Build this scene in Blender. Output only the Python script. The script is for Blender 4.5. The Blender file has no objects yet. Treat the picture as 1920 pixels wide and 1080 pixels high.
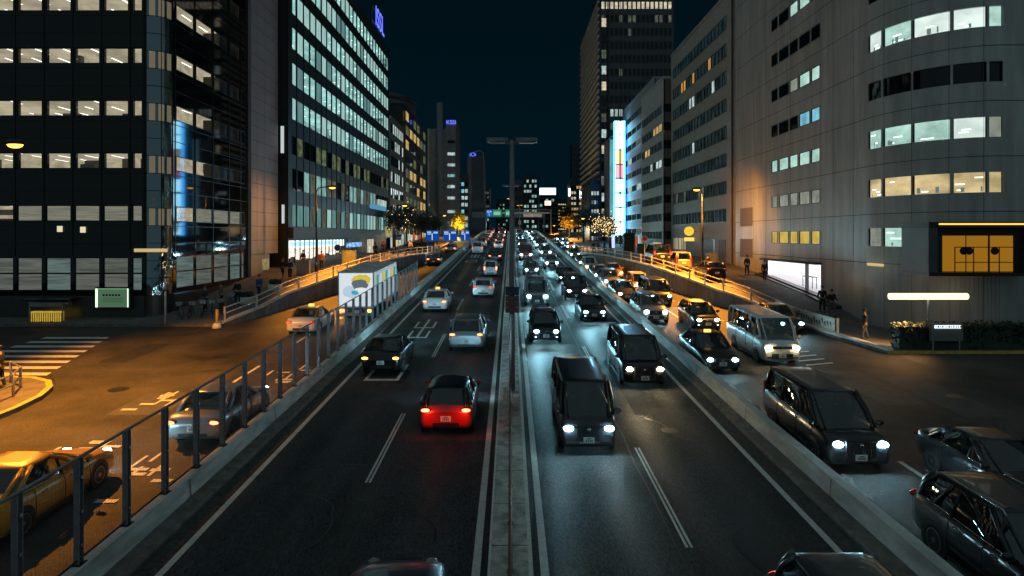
import bpy, bmesh, math, random
from mathutils import Vector, Matrix

# ---------------------------------------------------------------- camera, sky, exposure
SC = bpy.context.scene
COL = SC.collection
CAM_H, FPX, SLOPE = 7.4, 1240.0, 52.0/1240.0
camd = bpy.data.cameras.new("camera")
camd.sensor_width = 36.0
camd.lens = 36.0*FPX/1920.0
camd.shift_x = 3.0/1920.0
camd.shift_y = -98.0/1920.0
camd.clip_start, camd.clip_end = 0.1, 4000.0
cam = bpy.data.objects.new("camera", camd)
COL.objects.link(cam)
cam.location = (0, 0, CAM_H)
cam.rotation_euler = (math.radians(90), 0, 0)
SC.camera = cam

SC.view_settings.view_transform = 'Standard'
SC.view_settings.look = 'None'
SC.view_settings.exposure = 0.22
SC.view_settings.gamma = 1.0
SC.cycles.use_denoising = True
SC.cycles.max_bounces = 5
SC.cycles.diffuse_bounces = 2
SC.cycles.glossy_bounces = 3
SC.cycles.transparent_max_bounces = 24
SC.cycles.sample_clamp_indirect = 4.0
SC.cycles.sample_clamp_direct = 30.0
SC.cycles.caustics_reflective = False
SC.cycles.caustics_refractive = False
SC.cycles.use_light_tree = True

world = bpy.data.worlds.new("World")
SC.world = world
world.use_nodes = True
wn, wl = world.node_tree.nodes, world.node_tree.links
wn.clear()
w_out = wn.new('ShaderNodeOutputWorld'); w_bg = wn.new('ShaderNodeBackground')
w_tc = wn.new('ShaderNodeTexCoord'); w_sep = wn.new('ShaderNodeSeparateXYZ'); w_rmp = wn.new('ShaderNodeValToRGB')
wl.new(w_tc.outputs['Generated'], w_sep.inputs[0]); wl.new(w_sep.outputs['Z'], w_rmp.inputs[0])
w_rmp.color_ramp.elements[0].position = 0.0; w_rmp.color_ramp.elements[0].color = (0.0006, 0.0072, 0.0125, 1)
w_rmp.color_ramp.elements[1].position = 0.45; w_rmp.color_ramp.elements[1].color = (0.0003, 0.0036, 0.0055, 1)
wl.new(w_rmp.outputs[0], w_bg.inputs[0]); w_bg.inputs[1].default_value = 1.0
wl.new(w_bg.outputs[0], w_out.inputs[0])

# faint night light coming down from the glowing city sky, very soft
sund = bpy.data.lights.new("night_sky_light", 'SUN')
sund.energy = 0.36
sund.angle = math.radians(150)
sund.color = (0.66, 0.95, 1.0)
sun = bpy.data.objects.new("night_sky_light", sund)
COL.objects.link(sun)
sun.rotation_euler = (math.radians(38), 0, 0)

R = random.Random(7)

# ---------------------------------------------------------------- helpers
def lin(r, g, b):
    f = lambda c: (c/255.0)/12.92 if c/255.0 <= 0.04045 else ((c/255.0+0.055)/1.055)**2.4
    return (f(r), f(g), f(b), 1.0)

def zr(D):
    """height of the road surface at distance D (climbs to a crest)"""
    if D <= 182: return SLOPE*D
    if D >= 222: return SLOPE*202
    t = (D-182)/40.0
    return SLOPE*(182 + 40*(t - t*t/2))

def interp(tab, x):
    if x <= tab[0][0]: return tab[0][1]
    for (a, va), (b, vb) in zip(tab, tab[1:]):
        if x <= b: return va + (vb-va)*(x-a)/(b-a)
    return tab[-1][1]

MATS = {}
def mat(name, color, rough=0.6, metal=0.0, emit=None, estr=0.0, var=0.0, vscale=3.0, bump=0.0, bscale=60.0, spec=0.5, coat=0.0, color2=None, stretch=None, sample=True, speck=0.0, sscale=35):
    if name in MATS: return MATS[name]
    m = bpy.data.materials.new(name); m.use_nodes = True
    n, l = m.node_tree.nodes, m.node_tree.links
    p = n['Principled BSDF']
    c = color if len(color) == 4 else (*color, 1)
    p.inputs['Base Color'].default_value = c
    p.inputs['Roughness'].default_value = rough
    p.inputs['Metallic'].default_value = metal
    p.inputs['Specular IOR Level'].default_value = spec
    p.inputs['Coat Weight'].default_value = coat
    if emit is not None:
        e = emit if len(emit) == 4 else (*emit, 1)
        p.inputs['Emission Color'].default_value = e
        p.inputs['Emission Strength'].default_value = estr
        if not sample: m.cycles.emission_sampling = 'NONE'
    if var > 0 or bump > 0:
        tc = n.new('ShaderNodeTexCoord'); mp = n.new('ShaderNodeMapping')
        l.new(tc.outputs['Object'], mp.inputs[0])
        if stretch: mp.inputs['Scale'].default_value = stretch
    if var > 0:
        nz = n.new('ShaderNodeTexNoise'); nz.inputs['Scale'].default_value = vscale
        nz.inputs['Detail'].default_value = 8; nz.inputs['Roughness'].default_value = 0.65
        l.new(mp.outputs[0], nz.inputs['Vector'])
        rp = n.new('ShaderNodeValToRGB')
        c2 = color2 if color2 else tuple(x*(1+var) for x in c[:3])
        c1 = tuple(x*(1-var) for x in c[:3]) if not color2 else c[:3]
        rp.color_ramp.elements[0].position = 0.32; rp.color_ramp.elements[0].color = (*c1[:3], 1)
        rp.color_ramp.elements[1].position = 0.68; rp.color_ramp.elements[1].color = (*c2[:3], 1)
        l.new(nz.outputs['Fac'], rp.inputs[0]); l.new(rp.outputs[0], p.inputs['Base Color'])
        if speck > 0:
            ns = n.new('ShaderNodeTexNoise'); ns.inputs['Scale'].default_value = sscale; ns.inputs['Detail'].default_value = 3
            l.new(mp.outputs[0], ns.inputs['Vector']); mr = n.new('ShaderNodeMapRange')
            mr.inputs['From Min'].default_value = 0.35; mr.inputs['From Max'].default_value = 0.65; mr.inputs['To Min'].default_value = 1-speck; mr.inputs['To Max'].default_value = 1+speck
            l.new(ns.outputs['Fac'], mr.inputs['Value']); mx = n.new('ShaderNodeMix'); mx.data_type = 'RGBA'; mx.blend_type = 'MULTIPLY'; mx.inputs[0].default_value = 1.0
            l.new(rp.outputs[0], mx.inputs[6]); l.new(mr.outputs[0], mx.inputs[7]); l.new(mx.outputs[2], p.inputs['Base Color'])
    if bump > 0:
        nb = n.new('ShaderNodeTexNoise'); nb.inputs['Scale'].default_value = bscale; nb.inputs['Detail'].default_value = 4
        l.new(mp.outputs[0], nb.inputs['Vector'])
        bp = n.new('ShaderNodeBump'); bp.inputs['Strength'].default_value = bump; bp.inputs['Distance'].default_value = 0.02
        l.new(nb.outputs['Fac'], bp.inputs['Height']); l.new(bp.outputs[0], p.inputs['Normal'])
    MATS[name] = m
    return m

def emat(name, color, s, sample=True, var=0.0, vscale=(1, 1, 1), color2=None):
    """something that gives off light, with an optional uneven look (blinds, furniture behind glass)"""
    if name in MATS: return MATS[name]
    m = bpy.data.materials.new(name); m.use_nodes = True
    n, l = m.node_tree.nodes, m.node_tree.links
    n.clear()
    o = n.new('ShaderNodeOutputMaterial'); e = n.new('ShaderNodeEmission')
    e.inputs[0].default_value = color if len(color) == 4 else (*color, 1); e.inputs[1].default_value = s
    l.new(e.outputs[0], o.inputs[0])
    if var > 0:
        tc = n.new('ShaderNodeTexCoord'); mp = n.new('ShaderNodeMapping'); mp.inputs['Scale'].default_value = vscale
        l.new(tc.outputs['Object'], mp.inputs[0])
        nz = n.new('ShaderNodeTexNoise'); nz.inputs['Scale'].default_value = 1.0; nz.inputs['Detail'].default_value = 5
        nz.inputs['Roughness'].default_value = 0.6
        l.new(mp.outputs[0], nz.inputs['Vector'])
        rp = n.new('ShaderNodeValToRGB'); rp.color_ramp.elements[0].position = 0.35; rp.color_ramp.elements[1].position = 0.65
        c = color[:3]; c2 = color2[:3] if color2 else tuple(x*(1-var) for x in c)
        rp.color_ramp.elements[0].color = (*c2, 1); rp.color_ramp.elements[1].color = (*c, 1)
        l.new(nz.outputs['Fac'], rp.inputs[0]); l.new(rp.outputs[0], e.inputs[0])
    if not sample: m.cycles.emission_sampling = 'NONE'
    MATS[name] = m
    return m

def glass_mat(name, tint=(0.85, 0.9, 0.9), gloss=0.12):
    if name in MATS: return MATS[name]
    m = bpy.data.materials.new(name); m.use_nodes = True
    n, l = m.node_tree.nodes, m.node_tree.links
    n.clear()
    o = n.new('ShaderNodeOutputMaterial'); t = n.new('ShaderNodeBsdfTransparent'); g = n.new('ShaderNodeBsdfGlossy'); mx = n.new('ShaderNodeMixShader')
    t.inputs[0].default_value = (*tint, 1); g.inputs['Roughness'].default_value = 0.02; g.inputs[0].default_value = (0.9, 0.95, 1, 1)
    mx.inputs[0].default_value = gloss
    l.new(t.outputs[0], mx.inputs[1]); l.new(g.outputs[0], mx.inputs[2]); l.new(mx.outputs[0], o.inputs[0])
    MATS[name] = m
    return m

class MB:
    """collects shapes, then links them as ONE mesh object"""
    def __init__(s): s.v, s.f, s.m, s.mats, s.sm = [], [], [], [], []
    def mi(s, m):
        if m not in s.mats: s.mats.append(m)
        return s.mats.index(m)
    def face(s, pts, m, smooth=False):
        b = len(s.v); s.v += [tuple(p) for p in pts]; s.f.append(tuple(range(b, b+len(pts)))); s.m.append(s.mi(m)); s.sm.append(smooth)
    def box(s, x0, x1, y0, y1, z0, z1, m, fn=None):
        P = [(x0,y0,z0),(x1,y0,z0),(x1,y1,z0),(x0,y1,z0),(x0,y0,z1),(x1,y0,z1),(x1,y1,z1),(x0,y1,z1)]
        if fn: P = [fn(*p) for p in P]
        b = len(s.v); s.v += P; k = s.mi(m)
        for q in ((0,3,2,1),(4,5,6,7),(0,1,5,4),(1,2,6,5),(2,3,7,6),(3,0,4,7)):
            s.f.append(tuple(b+i for i in q)); s.m.append(k); s.sm.append(False)
    def tube(s, pts, r, m, n=8, r2=None, caps=True):
        pts = [Vector(p) for p in pts]; b0 = len(s.v); k = s.mi(m); N = len(pts)
        for i, p in enumerate(pts):
            d = (pts[min(i+1, N-1)]-pts[max(i-1, 0)]).normalized()
            a = Vector((0,0,1)) if abs(d.z) < 0.9 else Vector((1,0,0))
            u = d.cross(a).normalized(); w = d.cross(u)
            rr = r if r2 is None else r+(r2-r)*i/(N-1)
            for j in range(n):
                t = 2*math.pi*j/n
                s.v.append(tuple(p+(u*math.cos(t)+w*math.sin(t))*rr))
        for i in range(N-1):
            for j in range(n):
                a, c = b0+i*n+j, b0+i*n+(j+1) % n
                s.f.append((a, c, c+n, a+n)); s.m.append(k); s.sm.append(True)
        if caps:
            s.f.append(tuple(b0+j for j in range(n))); s.m.append(k); s.sm.append(False)
            s.f.append(tuple(b0+(N-1)*n+j for j in reversed(range(n)))); s.m.append(k); s.sm.append(False)
    def cyl(s, c, axis, r, h, m, n=20):
        c = Vector(c); ax = Vector(axis).normalized()*h/2
        s.tube([c-ax, c+ax], r, m, n)
    def ball(s, c, rx, ry, rz, m, n=12, k=8):
        b0 = len(s.v); mi = s.mi(m)
        for i in range(k+1):
            ph = math.pi*i/k
            for j in range(n):
                t = 2*math.pi*j/n
                s.v.append((c[0]+rx*math.sin(ph)*math.cos(t), c[1]+ry*math.sin(ph)*math.sin(t), c[2]+rz*math.cos(ph)))
        for i in range(k):
            for j in range(n):
                a, c2 = b0+i*n+j, b0+i*n+(j+1) % n
                s.f.append((a, a+n, c2+n, c2)); s.m.append(mi); s.sm.append(True)
    def loft(s, rings, m, closed=True, caps=True, smooth=True):
        b0 = len(s.v); n = len(rings[0]); k = s.mi(m)
        for r_ in rings: s.v += [tuple(p) for p in r_]
        for i in range(len(rings)-1):
            for j in range(n if closed else n-1):
                a, c = b0+i*n+j, b0+i*n+(j+1) % n
                s.f.append((a, c, c+n, a+n)); s.m.append(k); s.sm.append(smooth)
        if caps:
            s.f.append(tuple(b0+j for j in reversed(range(n)))); s.m.append(k); s.sm.append(False)
            e = b0+(len(rings)-1)*n
            s.f.append(tuple(e+j for j in range(n))); s.m.append(k); s.sm.append(False)
    def mesh(s, name, fix=True):
        me = bpy.data.meshes.new(name); me.from_pydata(s.v, [], s.f)
        for m in s.mats: me.materials.append(m)
        me.polygons.foreach_set('material_index', s.m); me.polygons.foreach_set('use_smooth', s.sm)
        me.update()
        if fix:
            bm = bmesh.new(); bm.from_mesh(me); bmesh.ops.recalc_face_normals(bm, faces=bm.faces); bm.to_mesh(me); bm.free()
        return me
    def build(s, name, parent=None, fix=True):
        o = bpy.data.objects.new(name, s.mesh(name, fix)); COL.objects.link(o)
        if parent: o.parent = parent; 
        return o

def local(o, parent):
    """parent o (built in world coordinates) to an Empty without moving it"""
    o.parent = parent
    o.matrix_parent_inverse = Matrix.Translation(parent.location).inverted() if parent.rotation_euler[0] == 0 and parent.rotation_euler[2] == 0 else parent.matrix_basis.inverted()
    return o

def thing(name, label, cat, loc=(0,0,0), rot=(0,0,0), group=None):
    o = bpy.data.objects.new(name, None); COL.objects.link(o); o.empty_display_size = 0.3
    o.location = loc; o.rotation_euler = rot
    o['label'] = label; o['category'] = cat
    if group: o['group'] = group
    return o
def tag(o, label, cat, group=None):
    o['label'] = label; o['category'] = cat
    if group: o['group'] = group
    return o
def struct(o, kind='structure'):
    o['kind'] = kind; return o
def put(mb, name, parent):
    return local(mb.build(name), parent)
def obj_of(me, name, parent=None, loc=None):
    o = bpy.data.objects.new(name, me); COL.objects.link(o)
    if parent: o.parent = parent
    if loc: o.location = loc
    return o
def text(txt, size, mname, ext=0.02, align='CENTER'):
    cu = bpy.data.curves.new("txt", 'FONT'); cu.body = txt; cu.size = size; cu.extrude = ext; cu.align_x = align; cu.align_y = 'CENTER'
    o = bpy.data.objects.new("txt", cu); COL.objects.link(o)
    bpy.context.view_layer.update()
    me = bpy.data.meshes.new_from_object(o.evaluated_get(bpy.context.evaluated_depsgraph_get()))
    bpy.data.objects.remove(o); me.materials.clear(); me.materials.append(mname)
    return me

# ---------------------------------------------------------------- materials
M_asph = mat("asphalt", (0.040, 0.043, 0.046), 0.62, var=0.42, vscale=0.6, bump=0.9, bscale=40, spec=0.22, stretch=(1, 0.35, 1), speck=0.45, sscale=22)
M_asph2 = mat("side_asphalt", (0.052, 0.050, 0.047), 0.7, var=0.55, vscale=0.30, spec=0.25, bump=0.9, bscale=40, speck=0.35, sscale=20)
M_corner = mat("corner_mirror_glass", (0.20, 0.25, 0.27), 0.02, 0.95, bump=2.5, bscale=2.2, stretch=(1, 1, .25))
M_wire = mat("fence_wire", (0.035, 0.037, 0.04), 0.6)
M_paint = mat("road_paint", (0.62, 0.62, 0.58), 0.6, var=0.22, vscale=9)
M_paint_y = mat("kerb_yellow_paint", (0.6, 0.42, 0.08), 0.6, var=0.3, vscale=6)
M_conc = mat("concrete", (0.60, 0.60, 0.57), 0.85, var=0.38, vscale=1.1, bump=0.3, bscale=20, stretch=(1, 0.6, 2.5))
M_conc_d = mat("dirty_concrete", (0.15, 0.14, 0.12), 0.9, var=0.45, vscale=3.0, bump=0.5, bscale=25)
M_gravel = mat("gutter_gravel", (0.045, 0.044, 0.042), 0.9, var=0.8, vscale=9, bump=0.8, bscale=30)
M_median = mat("median_paving", (0.42, 0.40, 0.35), 0.85, var=0.6, vscale=2.6, bump=0.5, bscale=18)
M_wallst = mat("retaining_stone", (0.11, 0.115, 0.12), 0.9, var=0.55, vscale=1.6, bump=0.5, bscale=10, stretch=(1, 1, 0.3))
M_pave = mat("pavement", (0.13, 0.125, 0.12), 0.8, var=0.3, vscale=1.5, bump=0.3, bscale=20)
M_rust = mat("rusty_rail", (0.16, 0.09, 0.06), 0.7, 0.3, var=0.5, vscale=4)
M_steel = mat("galvanised_steel", (0.35, 0.36, 0.37), 0.45, 0.7, var=0.2, vscale=5)
M_post = mat("fence_post_grey", (0.22, 0.23, 0.25), 0.55, 0.4, var=0.25, vscale=4)
M_dkmetal = mat("dark_metal", (0.02, 0.022, 0.025), 0.4, 0.5)
M_white_rail = mat("white_rail_paint", (0.62, 0.6, 0.55), 0.5, var=0.2, vscale=3)
M_black = mat("black_rubber", (0.012, 0.012, 0.013), 0.8)
M_bglass = mat("spandrel_glass", (0.003, 0.006, 0.007), 0.04, 0.0, spec=0.35)
M_bglass2 = mat("dark_window_glass", (0.006, 0.011, 0.013), 0.05, 0.0, spec=0.35)
M_frame = mat("window_frame_dark", (0.012, 0.015, 0.017), 0.35, 0.6)
M_clear = glass_mat("clear_pane", (0.93, 0.95, 0.95), 0.045)
M_rb1 = mat("pale_panel_cladding", (0.40, 0.40, 0.385), 0.38, var=0.24, vscale=0.9, bump=0.10, bscale=3, stretch=(1, 1, 0.12), speck=.08, sscale=3)
M_rb2 = mat("beige_tile_cladding", (0.36, 0.34, 0.31), 0.6, var=0.12, vscale=0.8)
M_rb3 = mat("grey_banded_cladding", (0.48, 0.48, 0.48), 0.55, var=0.1, vscale=0.8)
M_rb3d = mat("brown_side_cladding", (0.16, 0.12, 0.12), 0.6, var=0.15, vscale=0.8)
M_pier = mat("stone_panel_cladding", (0.28, 0.30, 0.32), 0.5, var=0.08, vscale=0.8)
M_joint = mat("panel_joint", (0.05, 0.05, 0.05), 0.8)
M_dark = mat("dark_cladding", (0.010, 0.014, 0.016), 0.45, var=0.2, vscale=0.6)
M_dark2 = mat("charcoal_cladding", (0.06, 0.065, 0.07), 0.5, var=0.2, vscale=0.5)
M_granite = mat("dark_granite", (0.035, 0.036, 0.036), 0.3, var=0.3, vscale=3)
M_greyw = mat("grey_tower_cladding", (0.16, 0.17, 0.18), 0.55, var=0.12, vscale=0.4)

E_room_w = emat("office_room_warm", (0.44, 0.38, 0.25), 1.0, False, 0.45, (1.1, 1.1, 2.2))  # office lighting put into wall and ceiling colour as a glow
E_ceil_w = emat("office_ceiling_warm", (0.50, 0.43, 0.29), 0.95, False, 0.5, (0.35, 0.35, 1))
E_blind_w = emat("lit_blind_warm", (0.36, 0.36, 0.28), 0.55, False, 0.45, (0.5, 0.5, 9))
E_tube = emat("ceiling_tube", (1.0, 0.95, 0.78), 2.6, False)
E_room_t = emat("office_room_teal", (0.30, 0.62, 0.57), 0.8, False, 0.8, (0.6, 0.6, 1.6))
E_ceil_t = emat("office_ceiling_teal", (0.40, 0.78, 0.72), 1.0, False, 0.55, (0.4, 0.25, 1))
E_tube_t = emat("ceiling_tube_cool", (0.75, 1.0, 0.95), 2.8, False)
E_room_g = emat("office_room_green", (0.36, 0.58, 0.47), 0.80, False, 0.5, (0.3, 0.3, 0.8))
E_room_y = emat("office_room_yellow", (0.62, 0.42, 0.10), 0.85, False, 0.5, (0.5, 0.5, 1.5))
E_furn = mat("office_furniture", (0.10, 0.09, 0.08), 0.7)
E_white = emat("showroom_white", (0.95, 0.93, 0.98), 1.15, True)  # showroom lighting put into its walls and ceiling as a glow
E_win_white = emat("lit_window_white", (0.62, 0.78, 0.74), 0.8, False, 0.7, (1.1, 1.1, 0.8))
E_win_teal = emat("lit_window_teal", (0.30, 0.58, 0.54), 0.75, False, 0.6, (1.3, 1.3, 0.8))
E_win_dim = emat("lit_window_dim", (0.20, 0.22, 0.17), 0.5, False, 0.7, (1.5, 1.5, 1.0))
E_win_warm = emat("lit_window_warm", (0.80, 0.52, 0.18), 0.8, False, 0.6, (1.2, 1.2, 1.0))
E_win_cyan = emat("lit_window_cyan", (0.25, 0.68, 0.85), 0.8, False, 0.5, (0.8, 0.8, 0.6))
E_win_cream = emat("lit_window_cream", (0.80, 0.72, 0.50), 0.85, False, 0.6, (0.9, 0.9, 1.5))
E_sodium = emat("sodium_lamp", (1.0, 0.40, 0.045), 4.0, False)
E_bill = emat("billboard_white", (0.85, 0.95, 1.0), 2.6)
E_neon_c = emat("neon_cyan", (0.36, 0.80, 1.0), 9.0)
E_neon_y = emat("neon_yellow", (1.0, 0.78, 0.40), 1.3)
E_neon_p = emat("neon_pink", (1.0, 0.42, 0.48), 1.3)
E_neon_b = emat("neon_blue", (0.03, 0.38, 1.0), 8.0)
E_sign_b = emat("sign_blue_letters", (0.12, 0.16, 1.0), 1.6)
E_yel = emat("yellow_lit_panel", (0.50, 0.22, 0.015), 0.52)
E_bar = emat("reflected_streak", (1.0, 0.80, 0.46), 1.7)
E_fairy = emat("fairy_light", (1.0, 0.70, 0.30), 3.0, False)
E_text = emat("lit_white_letters", (0.8, 0.95, 1.0), 1.6)

def tracks(m):
    """wheel-polished bands along the lanes: slightly smoother and darker asphalt"""
    n, l = m.node_tree.nodes, m.node_tree.links; p = n['Principled BSDF']
    tc = n.new('ShaderNodeTexCoord'); sx = n.new('ShaderNodeSeparateXYZ'); l.new(tc.outputs['Object'], sx.inputs[0])
    a = n.new('ShaderNodeMath'); a.operation = 'MULTIPLY'; a.inputs[1].default_value = 2*math.pi/1.62; l.new(sx.outputs['X'], a.inputs[0])
    b = n.new('ShaderNodeMath'); b.operation = 'SINE'; l.new(a.outputs[0], b.inputs[0])
    r = n.new('ShaderNodeMapRange'); r.inputs['From Min'].default_value = -1; r.inputs['From Max'].default_value = 1; r.inputs['To Min'].default_value = .55; r.inputs['To Max'].default_value = .78
    l.new(b.outputs[0], r.inputs['Value']); l.new(r.outputs[0], p.inputs['Roughness'])
tracks(M_asph)
M_patch = mat("asphalt_patch", (0.022, 0.024, 0.026), 0.8, var=0.3, vscale=2, bump=0.9, bscale=40, speck=.4, sscale=22)
M_patch2 = mat("asphalt_patch_pale", (0.062, 0.064, 0.066), 0.75, var=0.3, vscale=2, bump=0.9, bscale=40, speck=.4, sscale=22)
M_tar = mat("tar_seam", (0.010, 0.010, 0.011), 0.35)
M_hole = mat("manhole_iron", (0.05, 0.045, 0.04), 0.45, 0.7, var=.4, vscale=12)
# ---------------------------------------------------------------- ground, roads, markings
ST = [-40, 0, 40, 80, 120, 150, 182, 187, 192, 197, 202, 207, 212, 217, 222, 300, 500]
def sheet(name, xs, h, m, sts=ST, parent=None):
    """strip whose left and right edge are given per station: xs = (x0, x1) or functions of D"""
    mb = MB(); f0 = xs[0] if callable(xs[0]) else (lambda D, c=xs[0]: c); f1 = xs[1] if callable(xs[1]) else (lambda D, c=xs[1]: c)
    hh = h if callable(h) else (lambda D: h)
    for a, b in zip(sts, sts[1:]):
        mb.face([(f0(a), a, zr(a)+hh(a)), (f1(a), a, zr(a)+hh(a)), (f1(b), b, zr(b)+hh(b)), (f0(b), b, zr(b)+hh(b))], m)
    me = mb.mesh(name); bm = bmesh.new(); bm.from_mesh(me); bmesh.ops.remove_doubles(bm, verts=bm.verts, dist=1e-4); bm.to_mesh(me); bm.free()
    o = obj_of(me, name)
    return o
g = sheet("ground", (-600, 600), -0.012, M_asph2, ST+[1200, 2500]); struct(g)
g = sheet("main_road", (-7.62, 7.62), 0.0, M_asph); struct(g)

def prof(name, pts, m, d0, d1, smooth=False):
    """closed section (x, height above road) drawn along the road"""
    sts = [d0]+[s for s in ST if d0 < s < d1]+[d1]
    mb = MB(); mb.loft([[(x, D, zr(D)+h) for x, h in pts] for D in sts], m, True, True, smooth)
    return mb
# gutters and ledges at the foot of the barriers
for s in (-1, 1):
    o = prof("g", [(s*7.16, -.01), (s*7.62, -.01), (s*7.62, .012), (s*7.16, .006)], M_gravel, -30, 300).build("gutter"); struct(o)
    o = prof("l", [(s*7.62, -.05), (s*8.05, -.05), (s*8.05, .15), (s*7.66, .12), (s*7.62, .08)], M_conc_d, -30, 300).build("ledge"); struct(o)

mk = MB()
def flat(pts, h=0.009, m=None):
    mk.face([(x, y, zr(y)+h) for x, y in pts], m or M_paint)
def line(x, w, d0, d1, h=0.009, m=None):
    sts = [d0]+[s for s in ST if d0 < s < d1]+[d1]
    for a, b in zip(sts, sts[1:]): flat([(x-w/2, a), (x+w/2, a), (x+w/2, b), (x-w/2, b)], h, m)
for s in (-1, 1):
    line(s*7.07, .16, -20, 230)
    line(s*0.70, .17, -20, 230)
D = 2.8
for k in range(-1, 15):
    a = D+15*k
    for q in (-.052, .052):
        line(-3.84+q, .062, a, a+6)
        line(3.90+q, .062, a-3.4, a+2.6)
def bar(x0, x1, y0, y1): flat([(x0, y0), (x1, y0), (x1, y1), (x0, y1)])
def kuchi(cx, y0, w, L, t=.14):
    bar(cx-w/2, cx+w/2, y0, y0+t*2.2); bar(cx-w/2, cx+w/2, y0+L-t*2.2, y0+L)
    bar(cx-w/2, cx-w/2+t, y0+t*2.2, y0+L-t*2.2); bar(cx+w/2-t, cx+w/2, y0+t*2.2, y0+L-t*2.2)
def deru(cx, y0, w, L, t=.13):
    h = L/2
    for b0, ww in ((y0, w*.92), (y0+h, w)):
        bar(cx-ww/2, cx+ww/2, b0, b0+.3)
        bar(cx-ww/2, cx-ww/2+t, b0+.3, b0+h*.72); bar(cx+ww/2-t, cx+ww/2, b0+.3, b0+h*.72)
    bar(cx-t/2, cx+t/2, y0+.3, y0+h-.002); bar(cx-t/2, cx+t/2, y0+h+.302, y0+L)
kuchi(-5.55, 28.3, 1.5, 3.0); deru(-5.35, 37.6, 1.25, 6.2)
kuchi(-5.4, 90, 1.5, 3.4); deru(-5.4, 99, 1.3, 6)
# side roads: edge lines, lane lines and worn symbols
line(-8.75, .13, 10, 120); line(8.75, .13, 10, 120)
for k in range(6):
    line(-11.75, .13, 12+10*k+14, 17+10*k+14)
line(11.35, .15, 16.2, 19.3); line(11.35, .15, 9, 13.0); line(11.35, .15, 44, 49); line(11.35, .15, 54, 59)
for i in range(7):      # chevrons
    yy = 31+i*.85
    flat([(13.9, yy), (15.4, yy+.5), (15.4, yy+.68), (13.9, yy+.18)])
for (cx, cy) in ((13.3, 47.5), (12.4, 52.5)):
    bar(cx-.7, cx+.7, cy, cy+.25); bar(cx-.12, cx+.12, cy+.25, cy+3.2); flat([(cx-.6, cy+2.4), (cx+.6, cy+2.4), (cx, cy+3.9)], .011)
RL = random.Random(3)
for (cx, y0) in ((-10.2, 16.5), (-10.1, 21.5), (-10.2, 27.5), (-13.3, 19), (-13.6, 24)):     # worn lettering on the side road
    for i in range(9):
        a = RL.uniform(-.7, .7); b = RL.uniform(0, 2.8); v = RL.random() < .5
        bar(cx+a, cx+a+(.1 if v else .55), y0+b, y0+b+(.9 if v else .2))
# crosswalk
for k in range(8):
    y0 = 29.2+k*1.17; xr = -20.45-(y0-29.1)*.29
    xl = -26.6 if k > 2 else -23.4-.9*k
    flat([(xl, y0), (xr, y0), (xr-.13, y0+.5), (xl, y0+.5)])
for k in range(5):
    bar(-32, -27.9, 29.2+k*1.17, 29.7+k*1.17)
# lines of the junction on the right
flat([(26.5, 36.0), (26.7, 36.0), (30.2, 31.0), (30.0, 31.0)]); flat([(26.0, 36.4), (40, 36.4), (40, 36.6), (26, 36.6)], .006)
struct(mk.build("road_markings", fix=False))
# repairs, seams and covers in the asphalt
mk = MB(); rq = random.Random(21)
for i in range(26):
    x = rq.choice((-5.4, -2.2, 2.3, 5.5))+rq.uniform(-.5, .5); y = rq.uniform(8, 120); w = rq.uniform(.5, 1.5); L = rq.uniform(1.5, 9)
    flat([(x-w/2, y), (x+w/2, y+rq.uniform(-.05, .05)), (x+w/2, y+L), (x-w/2, y+L)], .0035, rq.choice((M_patch, M_patch, M_patch2)))
for i in range(34):
    s_ = rq.choice((-1, 1)); x = s_*rq.uniform(8.8, 24); y = rq.uniform(12, 40 if abs(x) > 13 else 75); w = rq.uniform(.6, 2.2); L = rq.uniform(1.5, 7)
    flat([(x-w/2, y), (x+w/2, y), (x+w/2, y+L), (x-w/2, y+L)], -.007, rq.choice((M_patch, M_patch, M_patch2)))
def seam(pts, w):
    for (xa, ya), (xb, yb) in zip(pts, pts[1:]):
        d = Vector((yb-ya, xa-xb, 0)).normalized()*w/2
        flat([(xa-d.x, ya-d.y), (xa+d.x, ya+d.y), (xb+d.x, yb+d.y), (xb-d.x, yb-d.y)], .0055 if abs(xa) < 7.5 else -.004, M_tar)
for x0 in (3.62, -3.5):
    x = x0; pts = []
    for i in range(60): pts.append((x, 6+i*2.2)); x = x0+rq.uniform(-.04, .04)
    seam(pts, .035)
for i in range(26):
    s_ = rq.choice((-1, 1)); x = s_*rq.uniform(1.5, 6.6) if i < 14 else s_*rq.uniform(9, 20); y = rq.uniform(11, 45); pts = [(x, y)]; a = rq.uniform(0, 3.1)
    for k in range(rq.randint(4, 9)):
        a += rq.uniform(-.5, .5); x += math.cos(a)*.45; y += math.sin(a)*.45
        if (abs(x) < 7.4) == (i < 14): pts.append((x, y))
    if len(pts) > 1: seam(pts, .03)
for (x, y, r_) in ((-11.5, 44.5, .32), (-14.5, 33, .32), (-10.4, 55, .3), (-16, 27, .4), (14.3, 29, .35), (17.5, 26, .35), (10.1, 24.5, .3), (13.8, 43.5, .3), (-13, 20, .32), (5.3, 22, .3)):
    mk.face([(x+r_*math.cos(i*.52), y+r_*math.sin(i*.52), zr(y+r_*math.sin(i*.52))+(.006 if abs(x) < 7.5 else -.003)) for i in range(12)], M_hole)
struct(mk.build("road_repairs", fix=False))

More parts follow.
